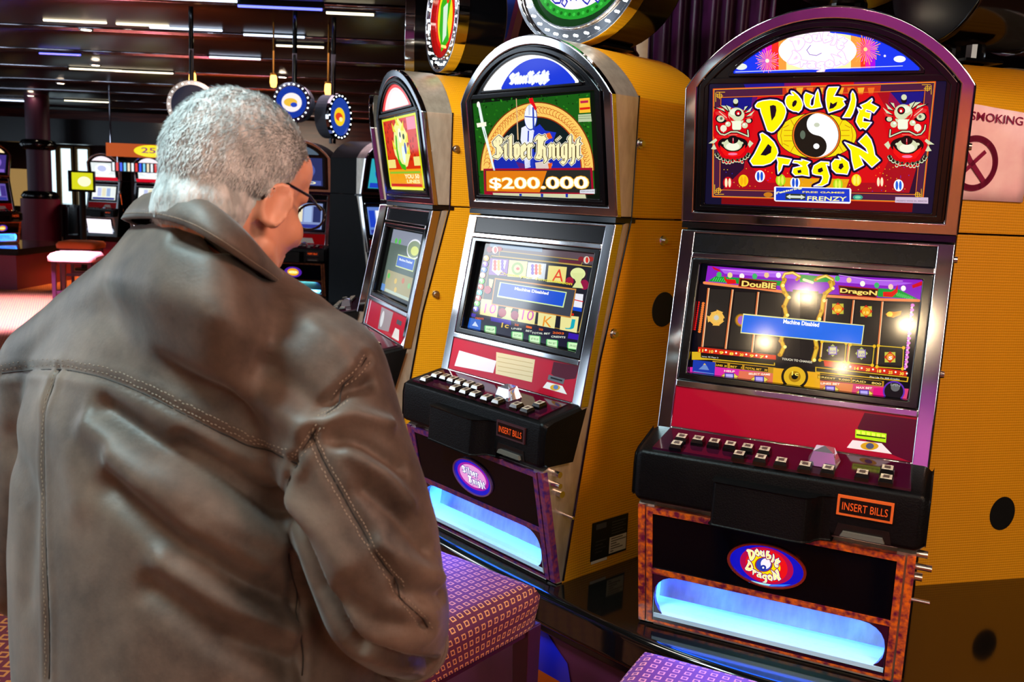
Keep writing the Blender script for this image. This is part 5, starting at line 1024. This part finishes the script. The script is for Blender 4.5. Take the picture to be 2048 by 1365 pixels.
o=empty('gilded_gable',(.33,3.17,ZP),0,'gilded gable box behind the knight machine','ornament'); tri=[(-.20,.0),(.20,0),(.20,1.30),(.0,1.425),(-.20,1.30)]
m=MB(); m.prism(tri,-.08,.10); m.build('gable_box',mat('old_gold','7A5A20',.4,.5),o)
m=MB(); 
for a,b in(((-.21,1.300),(0,1.432)),((0,1.432),(.21,1.300))): m.tube([(a[0],-.085,a[1]),(b[0],-.085,b[1])],.011,6); m.tube([(a[0]*.8,-.083,a[1]-.025),(b[0]*.8,-.083,b[1]-.025)],.005,6)
m.build('gable_molding',BR,o); m=MB(); m.lathe((0,-.082,1.375),[(0,-.006),(.012,-.004),(.014,0)],14,axis='Y'); m.build('gable_boss',BR,o)
o=empty('heraldic_shield',(-.145,3.66,ZP),-.5,'blue, yellow and red heraldic shield hanging behind the two middle signs','ornament'); sh=[(-.0,1.44),(.11,1.56),(.16,1.75),(.16,2.1),(-.16,2.1),(-.16,1.75),(-.11,1.56)]
m=MB(); m.ring(sh,[(p*.86,1.47 if q<1.5 else q*(1)+(.012 if q<1.6 else 0)-(0.02 if q>2 else 0)) for p,q in sh],-.02,.03); m.build('shield_rim',mat('rim_plum','6A1440',.3),o)
A=Art(lambda a,b,l:(a,-.005-l*3,b),matf=lambda h:flat(h,.3)); A.poly([(p*.9,q+.01) for p,q in sh],'1A2A78',0); A.poly([(-.14,1.72),(-.1,1.57),(-.0,1.46),(-.02,1.70),(-.02,2.09),(-.14,2.09)],'C8900C',1); A.poly([(-.14,1.72),(-.13,1.62),(-.05,1.63),(-.05,2.09),(-.14,2.09)],'A01020',2); A.line([(.06,2.05),(.02,1.85),(.05,1.74),(.09,1.78)],.02,'A01838',2); A.line([(.05,1.74),(.05,1.66)],.014,'A01838',2); A.build('shield_face',o)
m=MB(); m.tube([(0,.02,2.1),(0,.02,2.48)],.008); m.build('shield_hanger',BR,o)
GLS=mat('blue_glass','6AA0B8',.08,0,spec=.8)
o=empty('glass_vase',(-.25,4.75,ZP),0,'pale blue glass globe glimpsed between the green dragon machine and the knight machine','ornament'); m=MB(); m.lathe((0,0,1.34),[(0,-.17),(.10,-.15),(.17,-.05),(.18,.02),(.14,.12),(.06,.17),(.05,.2)],28); m.build('globe',GLS,o,smooth=True); m=MB(); m.cyl((0,0,0),(0,0,1.2),.06); m.build('globe_stand',BLACKGL,o)
q_=inlay(5.05 if False else 0,PL) if False else None
e_=off(E2,.06)
def s_at(x):
    L=0
    for a,b in zip(e_,e_[1:]):
        if b[0]>=x: return L+math.dist(a,b)*(x-a[0])/(b[0]-a[0])
        L+=math.dist(a,b)
inlay(s_at(.085),PL); inlay(s_at(.95),PL)
# ------------------------------------------------------------------ the man
def sph(m,c,r,n=16,k=10):
    rx,ry,rz=(r,r,r) if not isinstance(r,(tuple,list)) else r
    vs=[(c[0],c[1],c[2]-rz)]; fs=[]
    for j in range(1,k):
        p=-math.pi/2+math.pi*j/k
        for i in range(n): t=2*math.pi*i/n; vs.append((c[0]+rx*math.cos(p)*math.cos(t),c[1]+ry*math.cos(p)*math.sin(t),c[2]+rz*math.sin(p)))
    vs.append((c[0],c[1],c[2]+rz)); L_=len(vs)-1
    for i in range(n): fs.append((0,1+(i+1)%n,1+i)); fs.append((L_,L_-n+i,L_-n+(i+1)%n))
    for j in range(k-2):
        for i in range(n): a=1+j*n+i; b=1+j*n+(i+1)%n; fs.append((a,b,b+n,a+n))
    m.add(vs,fs)
def sphM(m,M,c,r,rot=None,n=18,k=12):
    q=MB(); sph(q,(0,0,0),r,n,k); R_=rot or Matrix.Identity(3)
    m.add([M@(R_@Vector(v)+Vector(c)) for v in q.v],q.f)
def cap(m,a,b,ra,rb,n=16):
    sph(m,a,ra,n,10); sph(m,b,rb,n,10); m.cyl(a,b,ra,rb,n)
def chain(m,pts,n=16):
    for (a,ra),(b,rb) in zip(pts,pts[1:]): cap(m,a,b,ra,rb,n)
def loft(m,rings,n=40):
    vs=[]
    for (c,a,b,yaw,ex) in rings:
        for i in range(n):
            t=2*math.pi*i/n; u=math.copysign(abs(math.cos(t))**ex,math.cos(t))*a; v=math.copysign(abs(math.sin(t))**ex,math.sin(t))*b
            vs.append((c[0]+u*math.cos(yaw)-v*math.sin(yaw),c[1]+u*math.sin(yaw)+v*math.cos(yaw),c[2]))
    k=len(rings); fs=[(j*n+i,j*n+(i+1)%n,(j+1)*n+(i+1)%n,(j+1)*n+i) for j in range(k-1) for i in range(n)]
    m.add(vs,fs+[tuple(range(n))[::-1],tuple(range((k-1)*n,k*n))])
def remesh(m,vox,smooth=4,fac=.5):
    me=bpy.data.meshes.new('t'); me.from_pydata(m.v,[],m.f); me.update(); o=bpy.data.objects.new('t',me); COL.objects.link(o)
    r=o.modifiers.new('r','REMESH'); r.mode='VOXEL'; r.voxel_size=vox; r.adaptivity=0
    if smooth: s=o.modifiers.new('s','SMOOTH'); s.iterations=smooth; s.factor=fac
    dg=bpy.context.evaluated_depsgraph_get(); out=bpy.data.meshes.new_from_object(o.evaluated_get(dg)); bpy.data.objects.remove(o); return out
YAW=-math.radians(38); FW=Vector((math.sin(-YAW),math.cos(YAW),0)); RT=Vector((math.cos(YAW),math.sin(YAW),0)); UP=Vector((0,0,1))
HC=PP(478,374,1.10)
def rotm(yaw,pitch,roll): return (Matrix.Rotation(yaw,3,'Z')@Matrix.Rotation(pitch,3,'X')@Matrix.Rotation(roll,3,'Y'))
HR=rotm(-math.radians(30),-math.radians(18),math.radians(2)); HM=Matrix.Translation(HC)@HR.to_4x4()@Matrix.Scale(.885,4)
J=dict(neck=PP(425,480,1.135),chest=PP(380,640,1.18),shR=PP(640,752,1.035),elR=PP(770,1215,.985),wrR=PP(815,1290,1.17),shL=PP(120,742,1.32),elL=PP(70,1150,1.36),wrL=PP(330,1230,1.52),
 hipR=Vector((-.30,1.06,.90)),hipL=Vector((-.50,1.20,.90)),knR=Vector((-.27,1.09,.48)),knL=Vector((-.50,1.26,.48)),anR=Vector((-.28,1.02,.08)),anL=Vector((-.52,1.20,.08)))
def hand(m,w,d,pn_,side,sc=1.0):
    d=d.normalized(); pn_=(pn_-d*pn_.dot(d)).normalized(); s=d.cross(pn_)*side
    def P(a,b,c): return w+(d*a+s*b+pn_*c)*sc
    cap(m,P(-.02,0,0),P(.02,0,0),.026*sc,.027*sc)
    for b in(-.028,-.01,.01,.028): cap(m,P(.02,b*.7,0),P(.088,b,0),.015*sc,.0125*sc,12)
    for b,L_ in((-.032,.062),(-.011,.074),(.011,.08),(.032,.07)):
        p0=P(.088,b,0); a1,a2,a3=.45,.9,1.2; l=L_
        p1=p0+(d*math.cos(a1)+pn_*math.sin(a1))*l*.45*sc; p2=p1+(d*math.cos(a2)+pn_*math.sin(a2))*l*.32*sc; p3=p2+(d*math.cos(a3)+pn_*math.sin(a3))*l*.25*sc
        chain(m,[(p0,.0095*sc),(p1,.009*sc),(p2,.0085*sc),(p3,.0075*sc)],10)
    chain(m,[(P(.015,.03,.004),.014*sc),(P(.045,.052,.014),.0115*sc),(P(.075,.058,.026),.010*sc),(P(.098,.052,.036),.0085*sc)],10)
def trunk(m,k=1.0,jacket=False):
    e=.9; g=.0 if jacket else -.05
    R_=[(PP(408,545,1.165),.105,.085),(PP(402,590,1.185),.165,.115),(PP(388,650,1.19),.215,.140),(PP(372,740,1.19),.250,.158),(PP(362,850,1.18),.262,.170),(PP(358,980,1.17),.266,.178),(PP(362,1120,1.155),.268,.184),(PP(378,1260,1.14),.272,.190),(PP(392,1400,1.125),.272,.195),(PP(398,1500,1.115),.268,.195)]
    if jacket: loft(m,[(c,a,b,YAW,.88) for c,a,b in R_])
    else: loft(m,[(c,a+g*1.2,b+g,YAW,.88) for c,a,b in R_])
# body: one continuous skin surface
bm_=MB()
S_=lambda c,r,rot=None: sphM(bm_,HM,c,r,rot)
def C_(a,b,ra,rb): cap(bm_,HM@Vector(a),HM@Vector(b),ra*.885,rb*.885,14)
S_((0,-.014,.026),(.078,.100,.092)); S_((0,.032,-.035),(.065,.066,.085)); S_((0,.050,.045),(.062,.050,.045))
C_((-.052,.012,-.075),(-.012,.072,-.112),.024,.024); C_((.052,.012,-.075),(.012,.072,-.112),.024,.024); C_((0,.03,-.09),(0,.075,-.112),.03,.022)
C_((0,.097,.006),(0,.122,-.038),.009,.0135); C_((-.010,.106,-.044),(.010,.106,-.044),.009,.009); C_((-.036,.080,.018),(.036,.080,.018),.013,.013)
S_((-.04,.062,-.040),(.026,.028,.026)); S_((.04,.062,-.040),(.026,.028,.026)); C_((-.018,.092,-.070),(.018,.092,-.070),.0065,.0065); C_((-.016,.090,-.083),(.016,.090,-.083),.0075,.0075)
for s in(-1,1):
    er=Matrix.Rotation(math.radians(-22*s),3,'Z')@Matrix.Rotation(math.radians(-12),3,'X')
    S_((s*.081,-.010,-.022),(.006,.019,.031),er); 
    for i in range(14):   # helix rim of the ear
        t0=math.radians(-70+i*22); t1=math.radians(-70+(i+1)*22)
        q=lambda t:Vector((s*.087,-.010,-.022))+er@Vector((s*.003,-.018*math.cos(t),.030*math.sin(t)))
        C_(q(t0),q(t1),.0042,.0042)
    S_((s*.083,-.006,-.046),(.007,.010,.011))
chain(bm_,[(HM@Vector((0,-.035,-.045)),.062),(J['neck'],.064),(PP(410,545,1.16),.072)])
cap(bm_,PP(408,560,1.175),J['shR'],.048,.052); cap(bm_,PP(400,560,1.185),J['shL'],.048,.052); trunk(bm_)
chain(bm_,[(J['shR'],.052),(J['shR'].lerp(J['elR'],.5),.048),(J['elR'],.043),(J['elR'].lerp(J['wrR'],.35),.042),(J['wrR'],.029)])
chain(bm_,[(J['shL'],.052),(J['shL'].lerp(J['elL'],.5),.048),(J['elL'],.043),(J['elL'].lerp(J['wrL'],.35),.042),(J['wrL'],.029)])
chain(bm_,[(J['hipR'],.098),(J['hipR'].lerp(J['knR'],.5),.085),(J['knR'],.060),(J['knR'].lerp(J['anR'],.3),.058),(J['anR'],.038),(J['anR']+FW*.12+Vector((0,0,-.045)),.028)])
chain(bm_,[(J['hipL'],.098),(J['hipL'].lerp(J['knL'],.5),.085),(J['knL'],.060),(J['knL'].lerp(J['anL'],.3),.058),(J['anL'],.038),(J['anL']+FW*.12+Vector((0,0,-.045)),.028)])
dR=((J['wrR']-J['elR']).normalized()*.5+Vector((-.5,.75,-.15))).normalized(); hand(bm_,J['wrR'],dR,Vector((-.4,.1,-.8)),1,.92)
dL=((J['wrL']-J['elL']).normalized()*.6+FW*.5).normalized(); hand(bm_,J['wrL'],dL,Vector((.3,-.2,-.8)),-1,.92)
body=remesh(bm_,.0052,3)
man=empty('person',(-.40,1.14,0),0,'grey-haired man in a brown leather jacket seen from behind, looking at the machines','person')
def child(me,name,mt,parent=man,smooth=True):
    me.materials.clear(); me.materials.append(mt); 
    for v in me.vertices: v.co-=Vector((-.40,1.14,0))
    me.polygons.foreach_set('use_smooth',[smooth]*len(me.polygons)); me.update()
    o=bpy.data.objects.new(name,me); COL.objects.link(o); o.parent=parent; return o
SKIN=noisy('skin','C88868','D89A80',14,.45); bsdf(SKIN).inputs['Subsurface Weight'].default_value=.12; bsdf(SKIN).inputs['Subsurface Radius'].default_value=(.01,.004,.002)
bvh_body=BVHTree.FromPolygons([tuple(v.co) for v in body.vertices],[tuple(p.vertices) for p in body.polygons])
child(body,'body',SKIN)
for s in(-1,1):
    q=MB(); sphM(q,HM,(s*.029,.0725,-.002),(.0115,.0115,.0115)); o=q.build('eye',mat('eye_white','E8E4DC',.2),man,smooth=True)
    for v in o.data.vertices: v.co-=Vector((-.40,1.14,0))
# hair shell on the scalp
def hairmask(x,y,z):
    if z>.06: f=.058-.25*max(0,z-.10)
    elif z>-.012: f=-.004+(z+.012)*.75
    else: f=-.026-(-.012-z)*.12
    a=(f-y)/.022
    if abs(x)>.05 and -.040<z<-.005 and y<.022: a=max(a,(.020-y)/.012 if y>.004 else a)
    return min(1,a,(z+.082+.1*max(0,-y-.05))/.02)
NT,NPH=150,110; vs=[];ms=[]
HMi=HM.inverted(); c0=HM@Vector((0,-.012,.012))
for j in range(NPH+1):
    ph=-math.pi*.36+ (math.pi*.86)*j/NPH
    for i in range(NT):
        t=2*math.pi*i/NT; d=(HR@Vector((math.cos(ph)*math.cos(t),math.cos(ph)*math.sin(t),math.sin(ph)))).normalized()
        hit,nr,_,_=bvh_body.ray_cast(c0+d*.22,-d); 
        if hit is None: hit=c0+d*.09
        l=HMi@hit
        # ignore the ears when finding the scalp
        if abs(l.x)>.0785 and l.z<.02: hit=HM@Vector((math.copysign(.0785,l.x),l.y,l.z)); l=HMi@hit
        m_=hairmask(l.x,l.y,l.z); k=max(0,m_)
        th=.0085*min(1,k)
        nz=noise.noise(hit*60)*.0016+noise.noise(Vector((hit.x*140,hit.y*140,hit.z*45)))*.0012
        vs.append(hit+d*(th-.0012+(nz*min(1,k)))); ms.append(m_)
fs=[]
for j in range(NPH):
    for i in range(NT):
        q=(j*NT+i,j*NT+(i+1)%NT,(j+1)*NT+(i+1)%NT,(j+1)*NT+i)
        if max(ms[a] for a in q)>-.05: fs.append(q)
HAIR=noisy('grey_hair','8C9090','C8CACA',90,.65,0,.5,stretch=(1,1,.35)); o=mesh('hair',[v-Vector((-.40,1.14,0)) for v in vs],fs,HAIR,man,smooth=True)
HAIRW=noisy('grey_hair_strands','9A9E9E','D4D6D6',25,.55)
sv=[];sf=[]; rn=random.Random(2); cand=[(j,i) for j in range(1,NPH-1) for i in range(NT) if ms[j*NT+i]>.25]
wts=[math.cos(-math.pi*.36+math.pi*.86*j/NPH) for j,i in cand]
for j,i in rn.choices(cand,weights=wts,k=30000):
    a=vs[j*NT+i];b=vs[j*NT+(i+1)%NT];c=vs[(j+1)*NT+i]; u,v=rn.random(),rn.random(); p=a+(b-a)*u+(c-a)*v
    nrm=(p-c0).normalized(); l=HMi@p
    kz=min(1,max(0,(.09-l.z)/.09)); flow=HR@Vector((0,-.6+.3*kz,-.2-.7*kz)); flow=(flow-nrm*flow.dot(nrm)).normalized()
    flow=(flow+nrm*(.18+.3*rn.random())+Vector((rn.gauss(0,.18),rn.gauss(0,.18),rn.gauss(0,.18)))).normalized()
    L_=rn.uniform(.005,.011); sd=flow.cross(nrm).normalized()*.00045; n0=len(sv)
    q=p-nrm*.001; sv+=[q-sd,q+sd,q+flow*L_*.6+sd*.8,q+flow*L_*.6-sd*.8,q+flow*L_-nrm*L_*.15]; sf+=[(n0,n0+1,n0+2,n0+3),(n0+3,n0+2,n0+4)]
st=mesh('hair_strands',[v-Vector((-.40,1.14,0)) for v in sv],sf,HAIRW,o); st['kind']='stuff'
# glasses
q=MB(); g=[]
for s in(-1,1):
    q.tube([HM@Vector(p) for p in((s*.066,.093,.004),(s*.082,.05,.010),(s*.087,.0,.010),(s*.086,-.022,-.004),(s*.082,-.032,-.022))],.0018,6)
    q.tube([HM@Vector((s*.036+.027*math.cos(t),.108,-.004+.019*math.sin(t))) for t in [2*math.pi*i/20 for i in range(21)]],.0015,6)
q.tube([HM@Vector(p) for p in((-.01,.111,.004),(0,.116,.008),(.01,.111,.004))],.0016,6)
o=q.build('glasses',mat('glasses_frame','141014',.25),man,smooth=True)
for v in o.data.vertices: v.co-=Vector((-.40,1.14,0))
# collar guide rings
top=[(306,388,1.115),(345,388,1.04),(395,400,1.005),(440,426,.992),(485,464,.998),(520,502,1.025),(548,534,1.07),(566,556,1.12),(560,560,1.17),(520,545,1.23),(460,500,1.28),(380,440,1.30),(320,405,1.27),(292,396,1.21)]
bot=[(258,434,1.13),(320,434,1.02),(380,452,.982),(430,480,.966),(470,506,.972),(505,530,.995),(535,550,1.035),(560,574,1.10),(570,590,1.17),(530,590,1.25),(450,560,1.31),(360,500,1.33),(285,455,1.30),(255,440,1.23)]
T_=[PP(*p) for p in top]; B_=[PP(*p) for p in bot]
def dens(P,k=6):
    out=[]; n=len(P)
    for i in range(n):
        a,b,c,d=P[i-1],P[i],P[(i+1)%n],P[(i+2)%n]
        for j in range(k):
            t=j/k; out.append(.5*((2*b)+(c-a)*t+(2*a-5*b+4*c-d)*t*t+(-a+3*b-3*c+d)*t**3))
    return out
T_=dens(T_);B_=dens(B_); n=len(T_); cen=sum(T_,Vector())/n
# jacket
jm=MB(); trunk(jm,jacket=True)
cap(jm,PP(425,560,1.14),J['shR'],.066,.076); cap(jm,PP(385,530,1.19),J['shL'],.070,.085); cap(jm,PP(408,560,1.16),PP(555,705,1.06),.078,.080)
chain(jm,[(J['shR'],.082),(PP(690,930,1.00),.079),(PP(742,1090,.985),.080),(PP(768,1195,.975),.074),(PP(795,1245,1.03),.066),(PP(822,1290,1.135),.047)],22)
chain(jm,[(J['shL'],.085),(J['shL'].lerp(J['elL'],.5),.082),(J['elL'],.072),(J['elL'].lerp(J['wrL'],.5),.062),(J['wrL'].lerp(J['elL'],.12),.047)],22)
cap(jm,PP(340,600,1.17),PP(140,735,1.31),.095,.088); cap(jm,PP(440,600,1.12),PP(610,752,1.045),.070,.074); sph(jm,PP(600,1430,1.16),(.15,.14,.20)); sph(jm,PP(660,1500,1.14),(.14,.13,.15))
rg=[]
for k,(ins,dz) in enumerate(((-.014,-.004),(.012,-.030),(.040,-.075),(.015,-.15))):
    rg.append([b_+Vector(((b_-cen).x,(b_-cen).y,0)).normalized()*ins+Vector((0,0,dz)) for b_ in B_])
jm.add([v for r in rg for v in r],[(j*n+i,j*n+(i+1)%n,(j+1)*n+(i+1)%n,(j+1)*n+i) for j in range(3) for i in range(n)]+[tuple(range(n))[::-1],tuple(range(3*n,4*n))])
jk=remesh(jm,.005,40,.6)
V=np.array([v.co[:] for v in jk.vertices]); bj=BVHTree.FromPolygons([tuple(v) for v in V],[tuple(p.vertices) for p in jk.polygons])
CAM=Vector((0,0,CAMZ))
def hitj(px,py,b=bj):
    d=Vector(ray(px,py)).normalized(); h=b.ray_cast(CAM,d); return h[0]
def onj(pts,step=9,b=bj):
    out=[]
    for (x0,y0),(x1,y1) in zip(pts,pts[1:]):
        n=max(1,int(math.hypot(x1-x0,y1-y0)/step))
        for i in range(n+(1 if (x1,y1)==pts[-1] else 0)):
            h=hitj(x0+(x1-x0)*i/n,y0+(y1-y0)*i/n,b)
            if h is not None: out.append(h)
    return out
NRM=np.array([v.normal[:] for v in jk.vertices]); disp=np.zeros(len(V))
FOLDS=[([(202,815),(325,895),(447,950),(560,1020)],-.010,.016),([(180,850),(300,950),(430,1030),(560,1090)],.006,.02),([(361,885),(490,975),(566,1035)],-.008,.012),([(216,975),(361,1100),(505,1175),(590,1215)],-.009,.020),([(230,925),(370,1045),(520,1130)],.006,.018),
([(330,1120),(470,1215),(590,1260)],.006,.022),([(300,1180),(430,1270),(580,1320)],-.007,.02),([(534,735),(580,770),(610,800)],-.006,.02),([(500,790),(560,830),(600,850)],.005,.02),([(360,470),(450,500),(550,520)],-.005,.012),
([(558,1000),(600,1080),(640,1180),(690,1270),(716,1302)],-.016,.011),([(716,1300),(790,1325),(870,1335)],-.010,.012),([(640,815),(690,785),(740,765)],-.007,.010),([(650,840),(705,830),(775,850)],.006,.012),([(665,880),(730,895),(800,940)],-.005,.011),([(700,905),(765,950),(815,1010)],.005,.012),
([(730,980),(790,1030),(850,1100)],-.005,.013),([(760,1090),(820,1130),(880,1160)],.005,.013),([(800,1180),(850,1195),(890,1190)],-.006,.012),([(690,1200),(760,1250),(850,1260)],-.005,.014),([(620,640),(670,680),(700,730)],.004,.02),([(90,800),(140,900),(160,1000)],.004,.03),([(20,880),(60,1000),(50,1200)],-.004,.03),([(590,1010),(640,1060),(690,1130)],.006,.02)]
def polyd(Vv,pts):
    P=np.array([p[:] for p in pts]); best=np.full(len(Vv),9.0)
    for a,b in zip(P,P[1:]):
        ab=b-a; t=np.clip(((Vv-a)@ab)/(ab@ab+1e-12),0,1); best=np.minimum(best,np.linalg.norm(Vv-(a+t[:,None]*ab),axis=1))
    return best
for pts,amp,w in FOLDS:
    h=onj(pts)
    if len(h)>1: disp+=1.75*amp*np.exp(-(polyd(V,h)/(w*.85))**2)
SEAMS={'yoke':[(2,748),(60,738),(130,738),(215,757),(300,793),(400,845),(500,895),(588,925)],'corner':[(588,925),(620,880),(660,820),(700,762),(738,715)],'arm':[(588,925),(576,960),(560,1000)],'sleeve':[(622,868),(650,930),(700,1020),(760,1120),(820,1210),(862,1268)],'back':[(115,740),(97,820),(87,900),(88,1050),(94,1200),(94,1360)],'side':[(575,1105),(590,1180),(602,1260),(606,1360)]}
def smo(P,n=6):
    for _ in range(n): P=[P[0]]+[(P[i-1]+P[i]*2+P[i+1])/4 for i in range(1,len(P)-1)]+[P[-1]] if len(P)>2 else P
    return P
SH={k:smo(onj(v,8)) for k,v in SEAMS.items()}
for k,h in SH.items():
    d=polyd(V,h); disp+=-.003*np.exp(-(d/.005)**2)+.0014*np.exp(-((d-.012)/.007)**2)
for i,v in enumerate(V):
    disp[i]+=noise.noise(Vector(v)*7)*.004+noise.noise(Vector((v[0]*16,v[1]*16,v[2]*9)))*.0022
disp=np.clip(disp,-.020,.02); V2=V+NRM*disp[:,None]
jk.vertices.foreach_set('co',V2.ravel()); jk.update()
bj2=BVHTree.FromPolygons([tuple(v) for v in V2],[tuple(p.vertices) for p in jk.polygons])
LEA=mat('brown_leather','4A382E',.55,spec=.35)
tc=N(LEA,'ShaderNodeTexCoord'); n1=N(LEA,'ShaderNodeTexNoise'); n1.inputs['Scale'].default_value=6; n1.inputs['Detail'].default_value=8; n1.inputs['Roughness'].default_value=.65
LK(LEA,tc.outputs['Object'],n1.inputs['Vector']); r1=N(LEA,'ShaderNodeValToRGB'); r1.color_ramp.elements[0].position=.32; r1.color_ramp.elements[1].position=.7; r1.color_ramp.elements[0].color=(*lin('291F1A'),1); r1.color_ramp.elements[1].color=(*lin('6E5C50'),1)
LK(LEA,n1.outputs['Fac'],r1.inputs[0]); LK(LEA,r1.outputs[0],bsdf(LEA).inputs['Base Color'])
n2=N(LEA,'ShaderNodeTexNoise'); n2.inputs['Scale'].default_value=260; n2.inputs['Detail'].default_value=5; LK(LEA,tc.outputs['Object'],n2.inputs['Vector']); b1=N(LEA,'ShaderNodeBump'); b1.inputs['Strength'].default_value=.22; b1.inputs['Distance'].default_value=.001; LK(LEA,n2.outputs['Fac'],b1.inputs['Height']); LK(LEA,b1.outputs[0],bsdf(LEA).inputs['Normal'])
bsdf(LEA).inputs['Sheen Weight'].default_value=.12; bsdf(LEA).inputs['Sheen Roughness'].default_value=.5
jo=child(jk,'jacket',LEA)
# stitching along the seams (dashes), two rows on the yoke
q=MB()
def near(p): r=bj2.find_nearest(p); return r[0],r[1]
THREAD=mat('thread','9A8A78',.7)
for k,h in SH.items():
    offs={'yoke':(.005,.012),'corner':(-.005,.005),'arm':(),'sleeve':(-.005,.004),'back':(-.006,),'side':()}[k]
    for of in offs:
        run=[]
        for i in range(len(h)-1):
            a,b=h[i],h[i+1]; d=(b-a); 
            if d.length<1e-5: continue
            nn=near(a)[1]; sd=nn.cross(d.normalized()); 
            c,n_=near((a+b)/2+sd*of); dn=d.normalized()*.0013
            q.tube([c-dn+n_*.0002,c+dn+n_*.0002],.00045,4)
s=q.build('stitching',THREAD,jo); s['kind']='stuff'
for v in s.data.vertices: v.co-=Vector((-.40,1.14,0))
q=MB()
for k in('yoke','corner','sleeve','back','side','arm'):
    pts=[near(p)[0] for p in SH[k]]; pts=[pts[0]]+[p for p in pts[1:]]; 
    if len(pts)>2: q.tube(smo(pts,3)[::2],.0009,6)
s=q.build('seam_line',mat('seam_dark','16100C',.7),jo,smooth=True)
for v in s.data.vertices: v.co-=Vector((-.40,1.14,0))
# collar: closed folded band round the neck
rows=[]
for a,b in zip(T_,B_):
    o_=(b-cen); o_.z=0; o_.normalize(); h=a-b
    rows.append([a-o_*.012+Vector((0,0,-.045)),a-o_*.010,a-o_*.003+h*.03,a.lerp(b,.08)+o_*.004,a.lerp(b,.35)+o_*.0075,a.lerp(b,.7)+o_*.006,b+o_*.004,b+o_*.0,b-o_*.007+h*.05])
K=len(rows[0]); cv=[v for r in rows for v in r]; cf=[(i*K+j,((i+1)%n)*K+j,((i+1)%n)*K+j+1,i*K+j+1) for i in range(n) for j in range(K-1)]
co=mesh('collar',[v-Vector((-.40,1.14,0)) for v in cv],cf,LEA,jo,smooth=True); co.modifiers.new('s','SOLIDIFY').thickness=.003
q=MB()
for fr,sg in((.72,1),(.86,1)):
    for i in range(0,n):
        a=T_[i].lerp(B_[i],fr);b=T_[(i+1)%n].lerp(B_[(i+1)%n],fr); o_=(B_[i]-cen); o_.z=0; o_.normalize(); m_=3
        for k in range(m_):
            p=a.lerp(b,(k+.2)/m_)+o_*.0085; r=a.lerp(b,(k+.75)/m_)+o_*.0085; q.tube([p,r],.00045,4)
s=q.build('stitching',THREAD,co); s['kind']='stuff'
for v in s.data.vertices: v.co-=Vector((-.40,1.14,0))
# cuff, trousers, shoes
q=MB(); w0=PP(822,1290,1.135); d=(J['wrR']-PP(795,1245,1.03)).normalized(); q.cyl(w0-d*.012,w0+d*.03,.052,.046,28); s=q.build('cuff',LEA,jo,bevel=.004)
for v in s.data.vertices: v.co-=Vector((-.40,1.14,0))
q=MB()
for a,b,c in(('hipR','knR','anR'),('hipL','knL','anL')): chain(q,[(J[a]+Vector((0,0,-.04)),.112),(J[a].lerp(J[b],.5),.100),(J[b],.080),(J[b].lerp(J[c],.5),.070),(J[c]+Vector((0,0,.01)),.062)],20)
cap(q,J['hipR'],J['hipL'],.11,.11); child(remesh(q,.009,4),'trousers',noisy('dark_trousers','14161C','1C1E26',20,.8))
for a in('anR','anL'):
    q=MB(); p=J[a]; chain(q,[(p+Vector((0,0,-.01))-FW*.03,.042),(p+Vector((0,0,-.032))+FW*.06,.042),(p+Vector((0,0,-.04))+FW*.15,.038)],16)
    me=remesh(q,.006,3)
    for v in me.vertices: v.co.z=max(v.co.z,.002)
    child(me,'shoe',mat('shoe_black','0C0A0A',.3))
